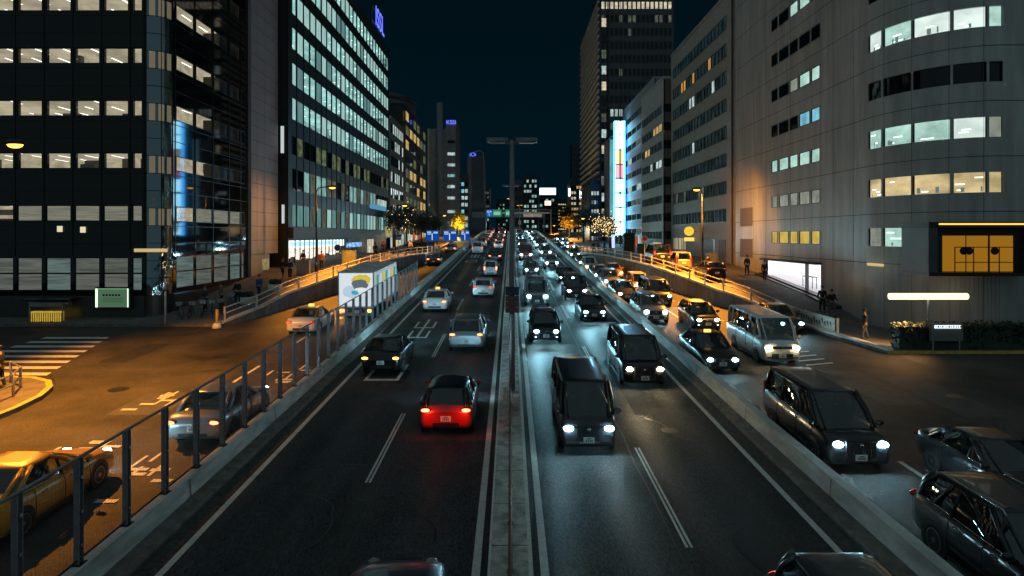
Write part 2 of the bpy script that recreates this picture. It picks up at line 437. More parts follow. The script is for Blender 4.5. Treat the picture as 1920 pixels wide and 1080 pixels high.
# ---------------------------------------------------------------- median
md = prof("m", [(-.46, -.02), (.46, -.02), (.44, .25), (-.44, .25)], M_median, -20, 225)
sts = [-20]+[s for s in ST if -20 < s < 225]+[225]
for a, b in zip(sts, sts[1:]):
    md.face([(.36, a, zr(a)+.256), (.45, a, zr(a)+.256), (.45, b, zr(b)+.256), (.36, b, zr(b)+.256)], M_paint)
    md.face([(-.45, a, zr(a)+.254), (-.40, a, zr(a)+.254), (-.40, b, zr(b)+.254), (-.45, b, zr(b)+.254)], M_paint)
k = -8.0
while k < 120:      # joints between the kerb stones
    md.box(-.435, .355, k, k+.03, 0, 0, M_black, lambda x, y, z, kk=k: (x, y, zr(y)+.252)); k += 2.0
struct(md.build("median_strip"))
tr = thing("median_rail", "long rusty steel rail running along the middle of the median strip", "rail", (0, 20, zr(20)))
mb = MB(); mb.tube([(0, D_, zr(D_)+.42) for D_ in [-8]+list(range(0, 180, 20))], .045, M_rust, 8); put(mb, "rail_pipe", tr)
mb = MB(); mb.box(-.03, .03, -.03, .03, 0, .15, M_rust); mb.box(-.07, .07, -.07, .07, 0, .012, M_rust); bme = mb.mesh("rail_bracket")
for i in range(3, 60):
    y = i*2.0+1; o = obj_of(bme, "rail_bracket"); o.location = (0, y, zr(y)+.25); local(o, tr)

# ---------------------------------------------------------------- barriers
for s, lab in ((-1, "low stained concrete barrier wall carrying the mesh fence, left of the road"), (1, "long pale concrete barrier wall between the oncoming lanes and the right side road")):
    t = thing("barrier_wall", lab, "barrier", (s*8.15, 20, zr(20)))
    mb = prof("b", [(s*8.03, -.05), (s*8.34, -.05), (s*8.30, .60), (s*8.07, .60)], M_conc, -6, 224)
    k = 4.6
    while k < 140:
        mb.box(0, 0, 0, 0, 0, 0, M_joint) if False else None
        yy = k
        mb.face([(s*8.022, yy, zr(yy)+.13), (s*8.022, yy+.04, zr(yy)+.13), (s*8.062, yy+.04, zr(yy)+.6), (s*8.062, yy, zr(yy)+.6)], M_joint); k += 6.0
    put(mb, "wall", t)
    cop = prof("c", [(s*8.05, .60), (s*8.33, .60), (s*8.33, .64), (s*8.05, .64)], M_conc, -6, 224)
    put(cop, "coping", t)

# ---------------------------------------------------------------- mesh fence on the left barrier
FX = -8.2
ft = thing("mesh_fence", "tall grey wire mesh fence with steel posts standing on the left concrete barrier", "fence", (FX, 20, zr(20)))
P0, PS, NP = 7.85, 1.57, 33
pm = MB()
pm.box(-.055, .055, -.07, -.055, 0, 2.0, M_post); pm.box(-.055, .055, .055, .07, 0, 2.0, M_post); pm.box(-.012, .012, -.055, .055, 0, 2.0, M_post)
for hz in (.35, 1.0, 1.65):
    pm.cyl((.065, 0, hz), (1, 0, 0), .035, .03, M_steel, 8)
pm.box(-.1, .1, -.12, .12, 0, .02, M_dkmetal)
pme = pm.mesh("fence_post")
for i in range(NP):
    y = P0+PS*i
    o = obj_of(pme, "post"); o.location = (FX, y, zr(y)+.64); local(o, ft)
# mesh panel, sheared along the slope, shared by all bays
wm = MB(); W_ = .0026
def rib(a, b, w):
    a, b = Vector(a), Vector(b); d = (b-a).normalized(); u = d.cross(Vector((1, 0, 0))).normalized()*w
    wm.face([a-u, a+u, b+u, b-u], M_wire)
for i in range(1, 37):
    z = i*.05; rib((0, 0, z), (0, PS, z+PS*SLOPE), W_)
for i in range(1, 16):
    y = i*.1; rib((0.004, y, y*SLOPE), (0.004, y, y*SLOPE+1.88), W_)
wme = wm.mesh("mesh_panel")
for i in range(NP-1):
    y = P0+PS*i
    o = obj_of(wme, "mesh_panel"); o.location = (FX+.02, y, zr(y)+.70); local(o, ft)
for hh, r_, nm in ((2.66, .032, "top_rail"), (.72, .022, "bottom_rail")):
    mb = MB(); mb.tube([(FX, P0-.1, zr(P0-.1)+hh), (FX, P0+PS*(NP-1)+.1, zr(P0+PS*(NP-1)+.1)+hh)], r_, M_post if nm == "top_rail" else M_dkmetal, 8)
    put(mb, nm, ft)

# ---------------------------------------------------------------- raised side pavements and their stone walls
HP = [(0, .14), (36, .14), (41.3, .16), (45, .6), (49, 1.05), (57.5, 1.45), (65, 1.7), (72, 1.75), (80, 1.6), (92, 1.15), (102, .55), (115, .15), (400, .15)]
hp = lambda D: interp(HP, D)
zs = lambda D: zr(D)+hp(D)
XL = [(41.3, -18.0), (45, -16.95), (49, -16.4), (57.7, -14.9), (66, -13.7), (75, -12.6), (82.7, -11.8), (92, -10.9), (100, -10.6), (108, -11.5), (118, -12.6), (500, -12.6)]
XR = [(33.6, 19.2), (37.5, 18.5), (43, 17.6), (47.5, 16.65), (50, 15.7), (60.4, 14.3), (67, 13.3), (72.3, 12.5), (80, 11.6), (92.7, 10.4), (99, 10.2), (107, 11.4), (118, 12.6), (500, 12.6)]
for tab, side, d0 in ((XL, -1, 41.3), (XR, 1, 33.6)):
    sts = sorted(set([d0]+[d for d, _ in tab if d > d0]+[d for d, _ in HP if d > d0]+[125, 150, 182, 192, 202, 212, 222]))
    x_in = lambda D, t=tab: interp(t, D)
    ds = sts
    o = sheet("pavement", (x_in, side*75.0) if side > 0 else (side*75.0, x_in), hp, M_pave, ds); struct(o)
    if side < 0:
        mb = MB(); mb.box(-75, -18.0, 41.25, 41.3, 0, 0, M_conc_d, lambda x, y, z: (x, y, zs(41.3) if z else zr(41.3)-.05)); 
        mb.face([(-75, 41.29, zr(41.3)-.05), (-18, 41.29, zr(41.3)-.05), (-18, 41.29, zs(41.3)), (-75, 41.29, zs(41.3))], M_conc_d); struct(mb.build("kerb"))
    else:
        mb = MB(); mb.face([(19.2, 33.59, zr(33.6)-.05), (75, 33.59, zr(33.6)-.05), (75, 33.59, zs(33.6)), (19.2, 33.59, zs(33.6))], M_paint_y); struct(mb.build("kerb"))
    # wall face with coping
    t = thing("retaining_wall", ("dark stone retaining wall below the raised left pavement" if side < 0 else "dark stone retaining wall below the raised right pavement, behind the queue of cars"), "retaining wall", (x_in(60), 60, zr(60)))
    w = MB(); c = MB()
    fine = []
    for a, b in zip(sts, sts[1:]):
        if a > 125: break
        fine.append(a)
        if b-a > 4: fine.append((a+b)/2)
    for a, b in zip(fine, fine[1:]):
        xa, xb = x_in(a), x_in(b)
        w.face([(xa, a, zr(a)-.05), (xb, b, zr(b)-.05), (xb, b, zs(b)+.04), (xa, a, zs(a)+.04)], M_wallst)
    cr = [[(x_in(a)-side*.04, a, zs(a)+.0), (x_in(a)+side*.26, a, zs(a)+.0), (x_in(a)+side*.26, a, zs(a)+.14), (x_in(a)-side*.04, a, zs(a)+.14)] for a in fine]
    c.loft(cr, M_conc, True, True, False)
    put(w, "wall_face", t); put(c, "coping", t)
    # guard rail along the edge
    t = thing("guard_rail", ("white pipe guard rail along the edge of the left pavement" if side < 0 else "cream pipe guard rail along the edge of the right pavement"), "guard rail", (x_in(60)+side*.12, 60, zs(60)))
    d = d0+(.4 if side < 0 else 4.0); pts = []; dd = d
    while dd < 118:
        pts.append((x_in(dd)+side*.12, dd, zs(dd)+.12)); dd += 1.0
    for hh in (.42, .78):
        m2 = MB(); m2.tube([(x, y, z+hh) for x, y, z in pts], .042, M_white_rail if side < 0 else mat("cream_rail", (.55, .42, .25), .5), 6); put(m2, "rail_pipe", t)
    gp = MB(); gp.box(-.055, .055, -.055, .055, 0, .86, M_white_rail); gp.box(-.065, .065, -.065, .065, .86, .88, M_steel); gme = gp.mesh("guard_post")
    n = 0; dd = d; last = None
    for p in pts:
        if last is None or (Vector(p)-last).length > (2.9 if p[1] < 70 else 2.6):
            o = obj_of(gme, "post"); o.location = p; local(o, t); last = Vector(p)
# banner tied to the near end of the right guard rail
bn = MB(); RB_ = random.Random(11)
def bpt(d, h): return (interp(XR, d)+.03, d, zs(d)+.12+h)
for i in range(12):
    a, b = 37.7+i*.5, 37.7+(i+1)*.5
    bn.face([bpt(a, .1), bpt(b, .1), bpt(b, .85), bpt(a, .85)], M_white_rail)
for i in range(22):
    a = 38+i*.25; q = RB_.uniform(.15, .4)
    P = [bpt(a, q), bpt(a+RB_.uniform(.05, .2), q+RB_.uniform(.0, .2)), bpt(a+.2, q+.3), bpt(a+.03, q+.34)]
    bn.face([(x-.006, y, z) for x, y, z in P], M_dark2)
tag(bn.build("banner", fix=False), "white printed cloth banner tied to the near end of the right guard rail", "banner")

# traffic island corner at the left edge
isl = [(-18.2, 12), (-17.9, 20), (-17.9, 24), (-18.1, 25.6), (-18.6, 26.9), (-19.3, 27.8), (-20.4, 28.4), (-22, 28.6), (-60, 28.6), (-60, 12)]
mb = MB(); mb.loft([[(x, y, zr(y)-.05) for x, y in isl], [(x, y, zr(y)+.16) for x, y in isl]], M_pave, True, True, False)
for (xa, ya), (xb, yb) in zip(isl[:8], isl[1:9]):
    da = Vector((yb-ya, xa-xb, 0)).normalized()*-.22
    mb.face([(xa, ya, zr(ya)+.165), (xb, yb, zr(yb)+.165), (xb+da.x, yb+da.y, zr(yb+da.y)+.165), (xa+da.x, ya+da.y, zr(ya+da.y)+.165)], M_paint_y)
struct(mb.build("corner_pavement"))
t = thing("corner_rail", "low pipe railing following the curved corner pavement at the left edge", "guard rail", (-19.3, 26.3, zr(26.3)+.16))
cv = [(-19.2, 22), (-19.0, 24), (-19.1, 25.4), (-19.7, 26.6), (-20.7, 27.4), (-22, 27.7), (-25, 27.8)]
for hh in (.45, .85):
    mb = MB(); mb.tube([(x, y, zr(y)+.16+hh) for x, y in cv], .035, M_steel, 8); put(mb, "rail_pipe", t)
for x, y in cv[::1]:
    mb = MB(); mb.tube([(x, y, zr(y)+.16), (x, y, zr(y)+1.05)], .05, M_steel, 8); put(mb, "post", t)
# ---------------------------------------------------------------- building helpers
# a plane is ('X', c, s): wall at x=c whose outside faces s (+1/-1); or ('Y', c): wall at y=c facing the camera
def wp(pl, u, z, off):
    return (pl[1]+pl[2]*off, u, z) if pl[0] == 'X' else (u, pl[1]-off, z)
def wbox(mb, pl, u0, u1, z0, z1, o0, o1, m):
    mb.box(u0, u1, 0, 1, z0, z1, m, lambda x, y, z: wp(pl, x, z, o1 if y else o0))
def wquad(mb, pl, u0, u1, z0, z1, off, m):
    mb.face([wp(pl, u0, z0, off), wp(pl, u1, z0, off), wp(pl, u1, z1, off), wp(pl, u0, z1, off)], m)
def wall(mb, pl, u0, u1, z0, z1, rows, m, thick=.35, joint=0, mj=None):
    """front wall with openings; rows = [(zb, zt, [(a, b), ...]), ...]"""
    if pl[0] == 'X': thick = min(thick, .10)
    z = z0
    for zb, zt, wins in sorted(rows, key=lambda r: r[0]):
        wbox(mb, pl, u0, u1, z, zb, -thick, 0, m)
        u = u0
        for a, b in sorted(wins):
            if a > u+1e-3: wbox(mb, pl, u, a, zb, zt, -thick, 0, m)
            u = b
        if u < u1-1e-3: wbox(mb, pl, u, u1, zb, zt, -thick, 0, m)
        z = zt
    wbox(mb, pl, u0, u1, z, z1, -thick, 0, m)
class Wins:
    """windows of one building: the 100 that show largest are parts, the rest one part"""
    def __init__(s): s.l = []
    def add(s, pl, a, b, zb, zt, m, inset=.12, mull=0, fr=.05, bar=None, mf=None):
        if pl[0] == 'X': inset = min(inset, .04)
        c = wp(pl, (a+b)/2, (zb+zt)/2, 0); d = max(c[1], 5)
        area = ((b-a)*(abs(c[0])/d if pl[0] == 'X' else 1))*(zt-zb)/d**2
        s.l.append((area, pl, a, b, zb, zt, m, inset, mull, fr, bar, mf or M_frame))
    def draw(s, mb, w):
        _, pl, a, b, zb, zt, m, inset, mull, fr, bar, mf = w
        wquad(mb, pl, a, b, zb, zt, -inset, m)
        for (x0, x1, y0, y1) in ((a, b, zb, zb+fr), (a, b, zt-fr, zt), (a, a+fr, zb+fr, zt-fr), (b-fr, b, zb+fr, zt-fr)):
            wbox(mb, pl, x0, x1, y0, y1, -inset+.003, -inset+.06, mf)
        for i in range(1, mull+1):
            u = a+(b-a)*i/(mull+1); wbox(mb, pl, u-fr/2, u+fr/2, zb+fr, zt-fr, -inset+.003, -inset+.05, mf)
        if bar: wbox(mb, pl, a+fr, b-fr, bar-.05, bar+.05, -inset+.003, -inset+.055, mf)
    def finish(s, parent, n=100):
        s.l.sort(key=lambda w: -w[0])
        for w in s.l[:n]:
            mb = MB(); s.draw(mb, w); put(mb, "window", parent)
        if s.l[n:]:
            mb = MB()
            for w in s.l[n:]: s.draw(mb, w)
            o = put(mb, "window", parent); struct(o, 'stuff')
def room(parent, pl, u0, u1, zb, zt, mw, mc, mt, depth=7, near=True, step_u=2.0, step_o=2.2, tube_len=1.3, along=True, lift=.28, furn=0, seed=1, walls=True):
    """the lit storey seen through a row of windows: ceiling with light fittings, back wall, floor, some furniture"""
    r = random.Random(seed); mb = MB(); zc = zt+lift; zf = zb-.8
    if walls:
        wquad(mb, pl, u0, u1, zf, zc, -depth, mw)
    def hq(z, m, o0, o1, a, b): mb.face([wp(pl, a, z, o0), wp(pl, b, z, o0), wp(pl, b, z, o1), wp(pl, a, z, o1)], m)
    hq(zc, mc, -.13, -depth, u0, u1); hq(zf, E_furn, -.13, -depth, u0, u1)
    for u in ((u0, u1) if near else (u1,)): mb.face([wp(pl, u, zf, -.13), wp(pl, u, zc, -.13), wp(pl, u, zc, -depth), wp(pl, u, zf, -depth)], mw)
    u = u0+step_u*.5
    while u < u1:
        o = 1.0
        while o < depth-.5:
            if r.random() < .85:
                if along: hq(zc-.02, mt, -o, -o-tube_len, u-.07, u+.07)
                else: hq(zc-.02, mt, -o, -o-.14, u-tube_len/2, u+tube_len/2)
            o += step_o
        u += step_u
    for i in range(furn):
        a = r.uniform(u0, u1-1.5); o = r.uniform(1, depth-1); h = r.choice((.35, .5, .9, 1.6))
        wbox(mb, pl, a, a+r.uniform(.3, 1.4), zf, zb+h*.6, -o-.4, -o, r.choice((E_furn, mw, E_furn)))
        if r.random() < .08: wbox(mb, pl, a, a+.08, zf, zc, -depth, -o, mw)
    return put(mb, "lit_room", parent)

def bld(name, label, loc, cat="building"):
    return thing(name, label, cat, loc)

# ---------------------------------------------------------------- left corner building, black glass
b1 = bld("office_building", "black glass office building with a rounded corner and warm lit windows, nearest left", (-30, 48, 1.5))
PF, PSd = ('Y', 43.0), ('X', -22.6, 1)
rowsF = [(8.35+3.42*k-0.0, 9.38+3.42*k) for k in range(0, 13)]
m1 = MB(); W1 = Wins()
fcols = [(-23.95-1.87*k-1.62, -23.95-1.87*k) for k in range(0, 9)]
fcols = [(a, b) for a, b in fcols]
fcols[0] = (-24.55, -23.95); fcols = [(-24.6, -23.95)]+[(-24.85-1.87*k-1.62, -24.85-1.87*k) for k in range(0, 9)]
scols = [(44.7, 47.25), (47.5, 50.1), (50.35, 53.0), (53.25, 55.3), (55.5, 56.1)]
for (pl, cols, u0, u1) in ((PF, fcols, -46, -23.7), (PSd, scols, 44.2, 57)):
    rows = [(zb, zt, cols) for zb, zt in rowsF]+[(3.83, 5.98, cols)]
    wall(m1, pl, u0, u1, 3.5, 60, rows, M_bglass)
    wbox(m1, pl, u0, u1, 0, 3.5, -.3, .25, M_granite)
    # fine joints of the dark glass cladding
    uu = [c[0]-.12 for c in cols]+[c[1]+.12 for c in cols[:1]]
    for u in uu: wbox(m1, pl, u-.03, u+.03, 6.1, 60, -.02, .035, M_frame)
    z = 6.9
    while z < 50:
        if not any(zb-.1 < z < zt+.1 for zb, zt in rowsF): wbox(m1, pl, u0, u1, z-.02, z+.02, .001, .02, M_frame)
        z += 1.14
for k, (zb, zt) in enumerate(rowsF):
    for pl, cols, sd in ((PF, fcols, 0), (PSd, scols, 1)):
        for i, (a, b) in enumerate(cols):
            blind = k == 0 and not (sd == 1 and i == 0)
            dk = (sd == 1 and i == 4) 
            W1.add(pl, a, b, zb, zt, M_bglass2 if dk else (E_blind_w if blind and not (sd == 0 and i == 5) else M_clear), .1)
    if k > 0 or True:
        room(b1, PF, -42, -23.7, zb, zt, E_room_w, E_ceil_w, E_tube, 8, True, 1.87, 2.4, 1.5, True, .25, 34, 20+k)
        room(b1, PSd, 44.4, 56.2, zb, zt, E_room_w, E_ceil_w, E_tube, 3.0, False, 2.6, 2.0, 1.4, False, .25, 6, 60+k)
for pl, cols in ((PF, fcols), (PSd, scols)):
    for i, (a, b) in enumerate(cols):
        W1.add(pl, a, b, 3.83, 5.98, emat("blind_grey", (.20, .22, .19), .52, False, .5, (.5, .5, 7)) if (i*7) % 3 else emat("blind_teal", (.17, .25, .23), .6, False, .5, (.5, .5, 7)), .1, bar=4.95)
# rounded glass corner
M_corner_lit = mat('corner_lit_glass', (.05, .05, .045), .05, .4, emit=(.20, .17, .11), estr=.55, var=.5, vscale=3, bump=.8, bscale=2)
cyl = MB(); cx0, cy0, rr = -23.7, 44.2, 1.15
N = 10
def cpt(i, z, r_=rr): 
    t = math.pi*.5*i/N; return (cx0+r_*math.sin(t), cy0-r_*math.cos(t)-.02, z)
for i in range(N):
    for (z0, z1) in [(0, 3.5)]+[(3.5+1.14*k, 3.5+1.14*(k+1)) for k in range(50)]:
        lit = any(zb < (z0+z1)/2 < zt for zb, zt in rowsF)
        cyl.face([cpt(i, z0), cpt(i+1, z0), cpt(i+1, z1), cpt(i, z1)], M_granite if z1 < 3.6 else M_corner_lit if lit and i % 3 else M_corner, z1 > 3.6)
for k in range(0, 50):
    z = 3.5+1.14*k
    for i in range(N): cyl.face([cpt(i, z-.02, rr+.02), cpt(i+1, z-.02, rr+.02), cpt(i+1, z+.02, rr+.02), cpt(i, z+.02, rr+.02)], M_frame)
for i in (0, 5, 10): cyl.tube([cpt(i, 3.5, rr+.01), cpt(i, 58, rr+.01)], .03, M_frame, 4)
put(cyl, "glass_corner", b1)
m1.box(-46, -22.9, 52, 57, 0, 60, M_dark)   # core behind
put(m1, "wall", b1); W1.finish(b1)
# window-glass reflections built as small glowing boxes on the dark wall
for nm, (x, z, w, h) in {"reflected_light": (-23.2, 6.35, 2.1, .22)}.items():
    mb = MB(); mb.box(x-w/2, x+w/2, 42.6, 42.72, z, z+h, emat("dim_bar", (.55, .42, .18), .9)); put(mb, nm, b1)
for x, z in ((-29.4, 8.15), (-27.9, 8.1)):
    mb = MB(); mb.box(x, x+.32, 42.88, 42.94, z-.5, z-.12, emat("small_reflection", (.85, .75, .45), .8)); put(mb, "reflected_light", b1)

# ---------------------------------------------------------------- stone panel pier between the left buildings
pr = bld("panel_tower", "tall windowless tower of grey stone panels right beside the black corner building", (-24, 60, 2.5))
mp = MB(); PP = ('X', -22.35, 1)
mp.box(-27, -22.38, 57.05, 63.6, 5.75, 60, M_joint); mp.box(-27, -23.2, 57.05, 63.4, 0, 5.75, M_pier)
us = [57.05, 58.35, 60.2, 63.6]; z = 5.75
while z < 60:
    for a, b in zip(us, us[1:]): wbox(mp, PP, a+.02, b-.02, z+.02, min(z+1.23, 60), -.03, 0, M_pier)
    z += 1.25
mp.box(-27, -22.36, 57.03, 57.07, 5.75, 60, M_pier); mp.box(-23.2, -22.4, 57.1, 57.5, 0, 5.75, M_pier)
wbox(mp, PP, 57.05, 61.4, 2.4, 5.72, -.8, -.02, M_pier)
put(mp, "wall", pr)
mb = MB(); wbox(mb, PP, 59.6, 61.1, 4.3, 5.3, -.01, .05, emat("lit_notice", (.62, .5, .22), .55, False, .8, (3, 3, 3))); put(mb, "notice_board", pr)

# ---------------------------------------------------------------- long glass office on the left
b2 = bld("office_building", "long dark office building with many rows of tall teal lit windows above a bright shop", (-30, 90, 4))
m2 = MB(); W2 = Wins(); P2 = ('X', -21.5, 1)
rows2 = [8.4, 11.98, 15.48, 18.95, 22.4, 25.9, 29.4, 32.9, 36.3]
cols2 = [(64.75+2.22*k+.12, 64.75+2.22*(k+1)-.02) for k in range(23)]
cols2 = [(65.1, 66.4)]+[(66.65+2.17*k, 66.65+2.17*k+2.0) for k in range(23)]
r2 = random.Random(5)
allr = [(zb-.1, zb+(1.85 if zb > 15 and zb < 16 else 2.12), cols2) for zb in rows2]
wall(m2, P2, 64.0, 117.2, 7.0, 40, allr, M_dark, .4)
m2.box(-45, -21.55, 64.0, 64.3, 0, 40, M_dark); m2.box(-45, -25.2, 64.3, 117, 0, 39.9, M_dark)
for a, b in cols2: wbox(m2, P2, b+.02, b+.15, 8, 38.5, 0, .05, M_frame)
wbox(m2, P2, 64.0, 117.2, 7.15, 8.2, .0, .5, M_dark)
wbox(m2, P2, 64.0, 117.2, 38.6, 40, .0, .12, M_dark)
E_vert = emat("teal_blind", (.42, .70, .66), .78, False, .35, (2, 2, .4))
for k, zb in enumerate(rows2):
    zt = allr[k][1]; zb -= .1
    for i, (a, b) in enumerate(cols2):
        q = r2.random()
        if k >= 3: m = M_clear if q < .62 else (E_vert if q < .93 else emat("teal_blind_dim", (.14, .30, .29), .8, False, .4, (2, 2, .4)))
        elif k == 2: m = M_bglass2 if q < .35 or i > 16 and q < .6 else emat("olive_office", (.22, .27, .14), .55, False, .8, (1.5, 1.5, 1.6)) if q < .85 else E_win_dim
        elif k == 1: m = (E_win_teal if 1 < i < 6 or 10 < i < 19 else M_bglass2) if q < .75 else (E_vert if q < .85 else E_win_dim)
        else: m = E_vert if q < .45 else (emat("teal_blind_dim", (.14, .30, .29), .8, False, .4, (2, 2, .4)) if q < .8 else E_win_dim)
        W2.add(P2, a, b, zb, zt, m, .12, 0, .06)
    if k >= 3:
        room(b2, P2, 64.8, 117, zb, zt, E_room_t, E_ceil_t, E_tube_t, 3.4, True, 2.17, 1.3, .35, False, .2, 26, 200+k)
# shop on the ground floor
sh = MB(); Sc = [emat("shop_goods", (.90, .88, .72), 1.7, True, .85, (.8, .6, 3.5), (.42, .24, .16)), emat("shop_fascia", (.25, .68, .95), 1.9), emat("shop_wall", (.72, .95, .92), 1.7)]  # shop lighting put into wall and goods as their own glow
for k in range(15):
    a = 66.2+1.55*k
    wbox(m2, P2, a-.09, a+.09, 3.5, 7.0, -.08, -.02, M_dark)
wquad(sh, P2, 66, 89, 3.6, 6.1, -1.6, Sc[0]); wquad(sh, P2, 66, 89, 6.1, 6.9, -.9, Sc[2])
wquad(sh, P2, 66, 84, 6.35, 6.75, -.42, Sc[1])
for i in range(26):
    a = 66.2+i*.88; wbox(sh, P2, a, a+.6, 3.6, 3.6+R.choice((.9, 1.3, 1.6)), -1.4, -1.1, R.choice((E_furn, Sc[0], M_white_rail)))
put(sh, "shop_front", b2)
m2.box(-25, -21.9, 89.5, 117, 0, 7.0, M_dark2)
sg = MB()
for (a, b, z0, z1, m) in ((84.5, 93, 5.9, 6.5, emat("shop_sign_blue", (.25, .5, 1.0), 1.6, True, .9, (1.2, 1.2, 3))), (97, 101, 4.4, 6.9, E_win_cream), (95.2, 96.4, 4.4, 6.7, E_win_dim), (108, 110, 4.6, 6.6, emat("red_board", (.5, .06, .03), .8)), (111, 116.5, 7.3, 9.0, emat("yellow_slats", (.62, .5, .22), .8, False, .85, (2.6, 2.6, .2)))):
    sg = MB(); wbox(sg, P2, a, b, z0, z1, .51, .6, m); put(sg, "shop_sign", b2)
mb = MB(); wbox(mb, P2, 101, 113, 11.6, 12.3, .02, .3, emat("blue_strip", (.10, .35, .55), .7)); wbox(mb, P2, 107, 113, 12.3, 13.3, .02, .3, E_win_white); put(mb, "lit_strip", b2)
# awning wall light slab and slit window at the near corner
mb = MB(); mb.box(-22.2, -21.9, 63.9, 63.96, 15.4, 18.0, emat("slit_window", (.6, .68, .66), .75)); mb.box(-22.1, -21.85, 63.9, 63.96, 8.6, 10.4, emat("slit_window", (.6, .68, .66), .75)); put(mb, "slit_window", b2)
put(m2, "wall", b2); W2.finish(b2)
sgn = thing("roof_sign", "blue glowing company letters on the roof of the long glass office", "sign", (-21.6, 108, 40.1))
mt = text("ISSL", 4.4, E_sign_b, .02)
o = obj_of(mt, "letters"); o.rotation_euler = (math.radians(90), 0, math.radians(90)); o.location = (-21.3, 108, 42.2); local(o, sgn)
mb = MB()
for y in (103.5, 108, 112.5): mb.box(-21.75, -21.6, y-.08, y+.08, 40, 44, M_dkmetal)
mb.box(-21.7, -21.62, 103, 113, 41.2, 41.3, M_dkmetal); mb.box(-21.7, -21.62, 103, 113, 43.4, 43.5, M_dkmetal); put(mb, "sign_frame", sgn)

# ---------------------------------------------------------------- right white building with the rounded corner
b3 = bld("office_building", "big pale panelled building with a curved corner and a white glowing showroom", (30, 50, 2))
XW = 22.4; P3 = ('X', XW, -1); m3 = MB(); W3 = Wins()
rows3 = [6.76+3.01*k for k in range(12)]
xe = [(1447, 1458), (1461, 1478.5), (1481, 1496), (1499, 1518.5), (1521.5, 1537.5)]
c3 = sorted([(XW*FPX/(b-957), XW*FPX/(a-957)) for a, b in xe])      # near to far
wall(m3, P3, 41.5, 65.8, 0, 48, [(0.5, 5.3, [(47.7, 58.2)])]+[(zb, zb+1.02, c3) for zb in rows3], M_rb1)
lit3 = {0: "yyyyy", 1: "wwwww", 2: "ggggg", 3: "dddcc", 4: "ddwgg", 5: "ddddd", 6: "ddggg", 7: "ddwgd", 8: "ddddd"}
mm = {'y': emat("lit_window_amber", (.66, .48, .10), .85, False, .35, (.9, .9, .9)), 'w': E_win_dim, 'g': E_win_white, 'c': E_win_cyan, 'd': M_bglass2, 't': E_win_teal}
mm['g'] = emat("lit_window_green", (.46, .74, .64), .95, False, .45, (.6, .6, .9)); mm['w'] = emat("lit_window_pale", (.40, .44, .36), .65, False, .5, (.8, .8, .8)); mm['W'] = emat("lit_window_bright", (.72, .86, .80), 1.0, False, .3, (.5, .5, .7)); mm['Y'] = emat("lit_window_straw", (.72, .56, .28), .95, False, .5, (.5, .5, 1.1))
for k, zb in enumerate(rows3):
    s_ = lit3.get(k, "ddddd")[::-1]
    for i, (a, b) in enumerate(c3): W3.add(P3, a, b, zb, zb+1.02, mm[s_[i]], .16, 0, .05)
# curved corner: quarter ellipse, split so that windows sit between piers
AX, AY, CYY = 4.35, 5.6, 41.5
def arc(t, off=0, z=0):
    x = XW+AX*(1-math.cos(t)); y = CYY-AY*math.sin(t)
    nx, ny = -math.cos(t)/AX, -math.sin(t)/AY; l_ = math.hypot(nx, ny)
    return (x+nx/l_*off, y+ny/l_*off, z)
def arc_x(xp):      # parameter at which the curve is seen at pixel column xp
    lo, hi = 0, math.pi/2
    for _ in range(40):
        t = (lo+hi)/2; p = arc(t)
        if 957+FPX*p[0]/p[1] < xp: lo = t
        else: hi = t
    return lo
edges = [(1628, 1652), (1656, 1708), (1712, 1782), (1787, 1850), (1855, 1884)]
tw = [(arc_x(a), min(arc_x(b), math.pi/2)) for a, b in edges]
NA = 40
def arcband(mb, t0, t1, z0, z1, m, off=0.0, n=None):
    n = n or max(1, int((t1-t0)/(math.pi/2)*NA)+1)
    for i in range(n):
        a, b = t0+(t1-t0)*i/n, t0+(t1-t0)*(i+1)/n
        mb.face([arc(a, off, z0), arc(b, off, z0), arc(b, off, z1), arc(a, off, z1)], m, False)
        if off == 0:
            mb.face([arc(a, -.3, z0), arc(b, -.3, z0), arc(b, 0, z0), arc(a, 0, z0)], m); mb.face([arc(a, -.3, z1), arc(b, -.3, z1), arc(b, 0, z1), arc(a, 0, z1)], m)
z = 0; H90 = math.pi/2
for zb in rows3:
    arcband(m3, 0, H90, z, zb, M_rb1); u = 0
    for a, b in tw:
        if a > u: arcband(m3, u, a, zb, zb+1.1, M_rb1, 0.0)
        u = b
    if u < H90: arcband(m3, u, H90, zb, zb+1.1, M_rb1)
    z = zb+1.1
arcband(m3, 0, H90, z, 48, M_rb1)
YF = CYY-AY; PFR = ('Y', YF)
wbox(m3, PFR, XW+AX, 75, 0, 48, -.35, 0, M_rb1)
litA = {0: "wgcgd", 1: "YYYYY", 2: "gggWw", 3: "ddddd", 4: "WgWWg", 5: "ddddd", 6: "dgggg"}
for k, zb in enumerate(rows3):
    s_ = litA.get(k, "ddddd")
    for i, (a, b) in enumerate(tw):
        mb = MB(); arcband(mb, a, b, zb, zb+1.1, mm[s_[i]], -.14, 6)
        for q in (a, b): mb.tube([arc(q, -.1, zb), arc(q, -.1, zb+1.1)], .04, M_frame, 4)
        if s_[i] in "gWY" and i < 4:
            # ceiling tubes behind the pane
            rw_ = random.Random(i*17+k*5)
            for j in range(rw_.randint(1, 3)):
                qa = a+(b-a)*rw_.uniform(.05, .65); zq = zb+rw_.choice((.12, .3, .45, .8)); arcband(mb, qa, qa+(b-a)*rw_.uniform(.15, .33), zq, zq+.05, E_tube_t, -.13, 3)
            for j in range(rw_.randint(0, 3)):      # things standing behind the sill
                qa = a+(b-a)*rw_.uniform(.05, .85); arcband(mb, qa, qa+(b-a)*rw_.uniform(.04, .12), zb+.05, zb+rw_.uniform(.15, .4), emat("behind_sill", (.16, .24, .22), .7, False), -.128, 2)
        put(mb, "window", b3)
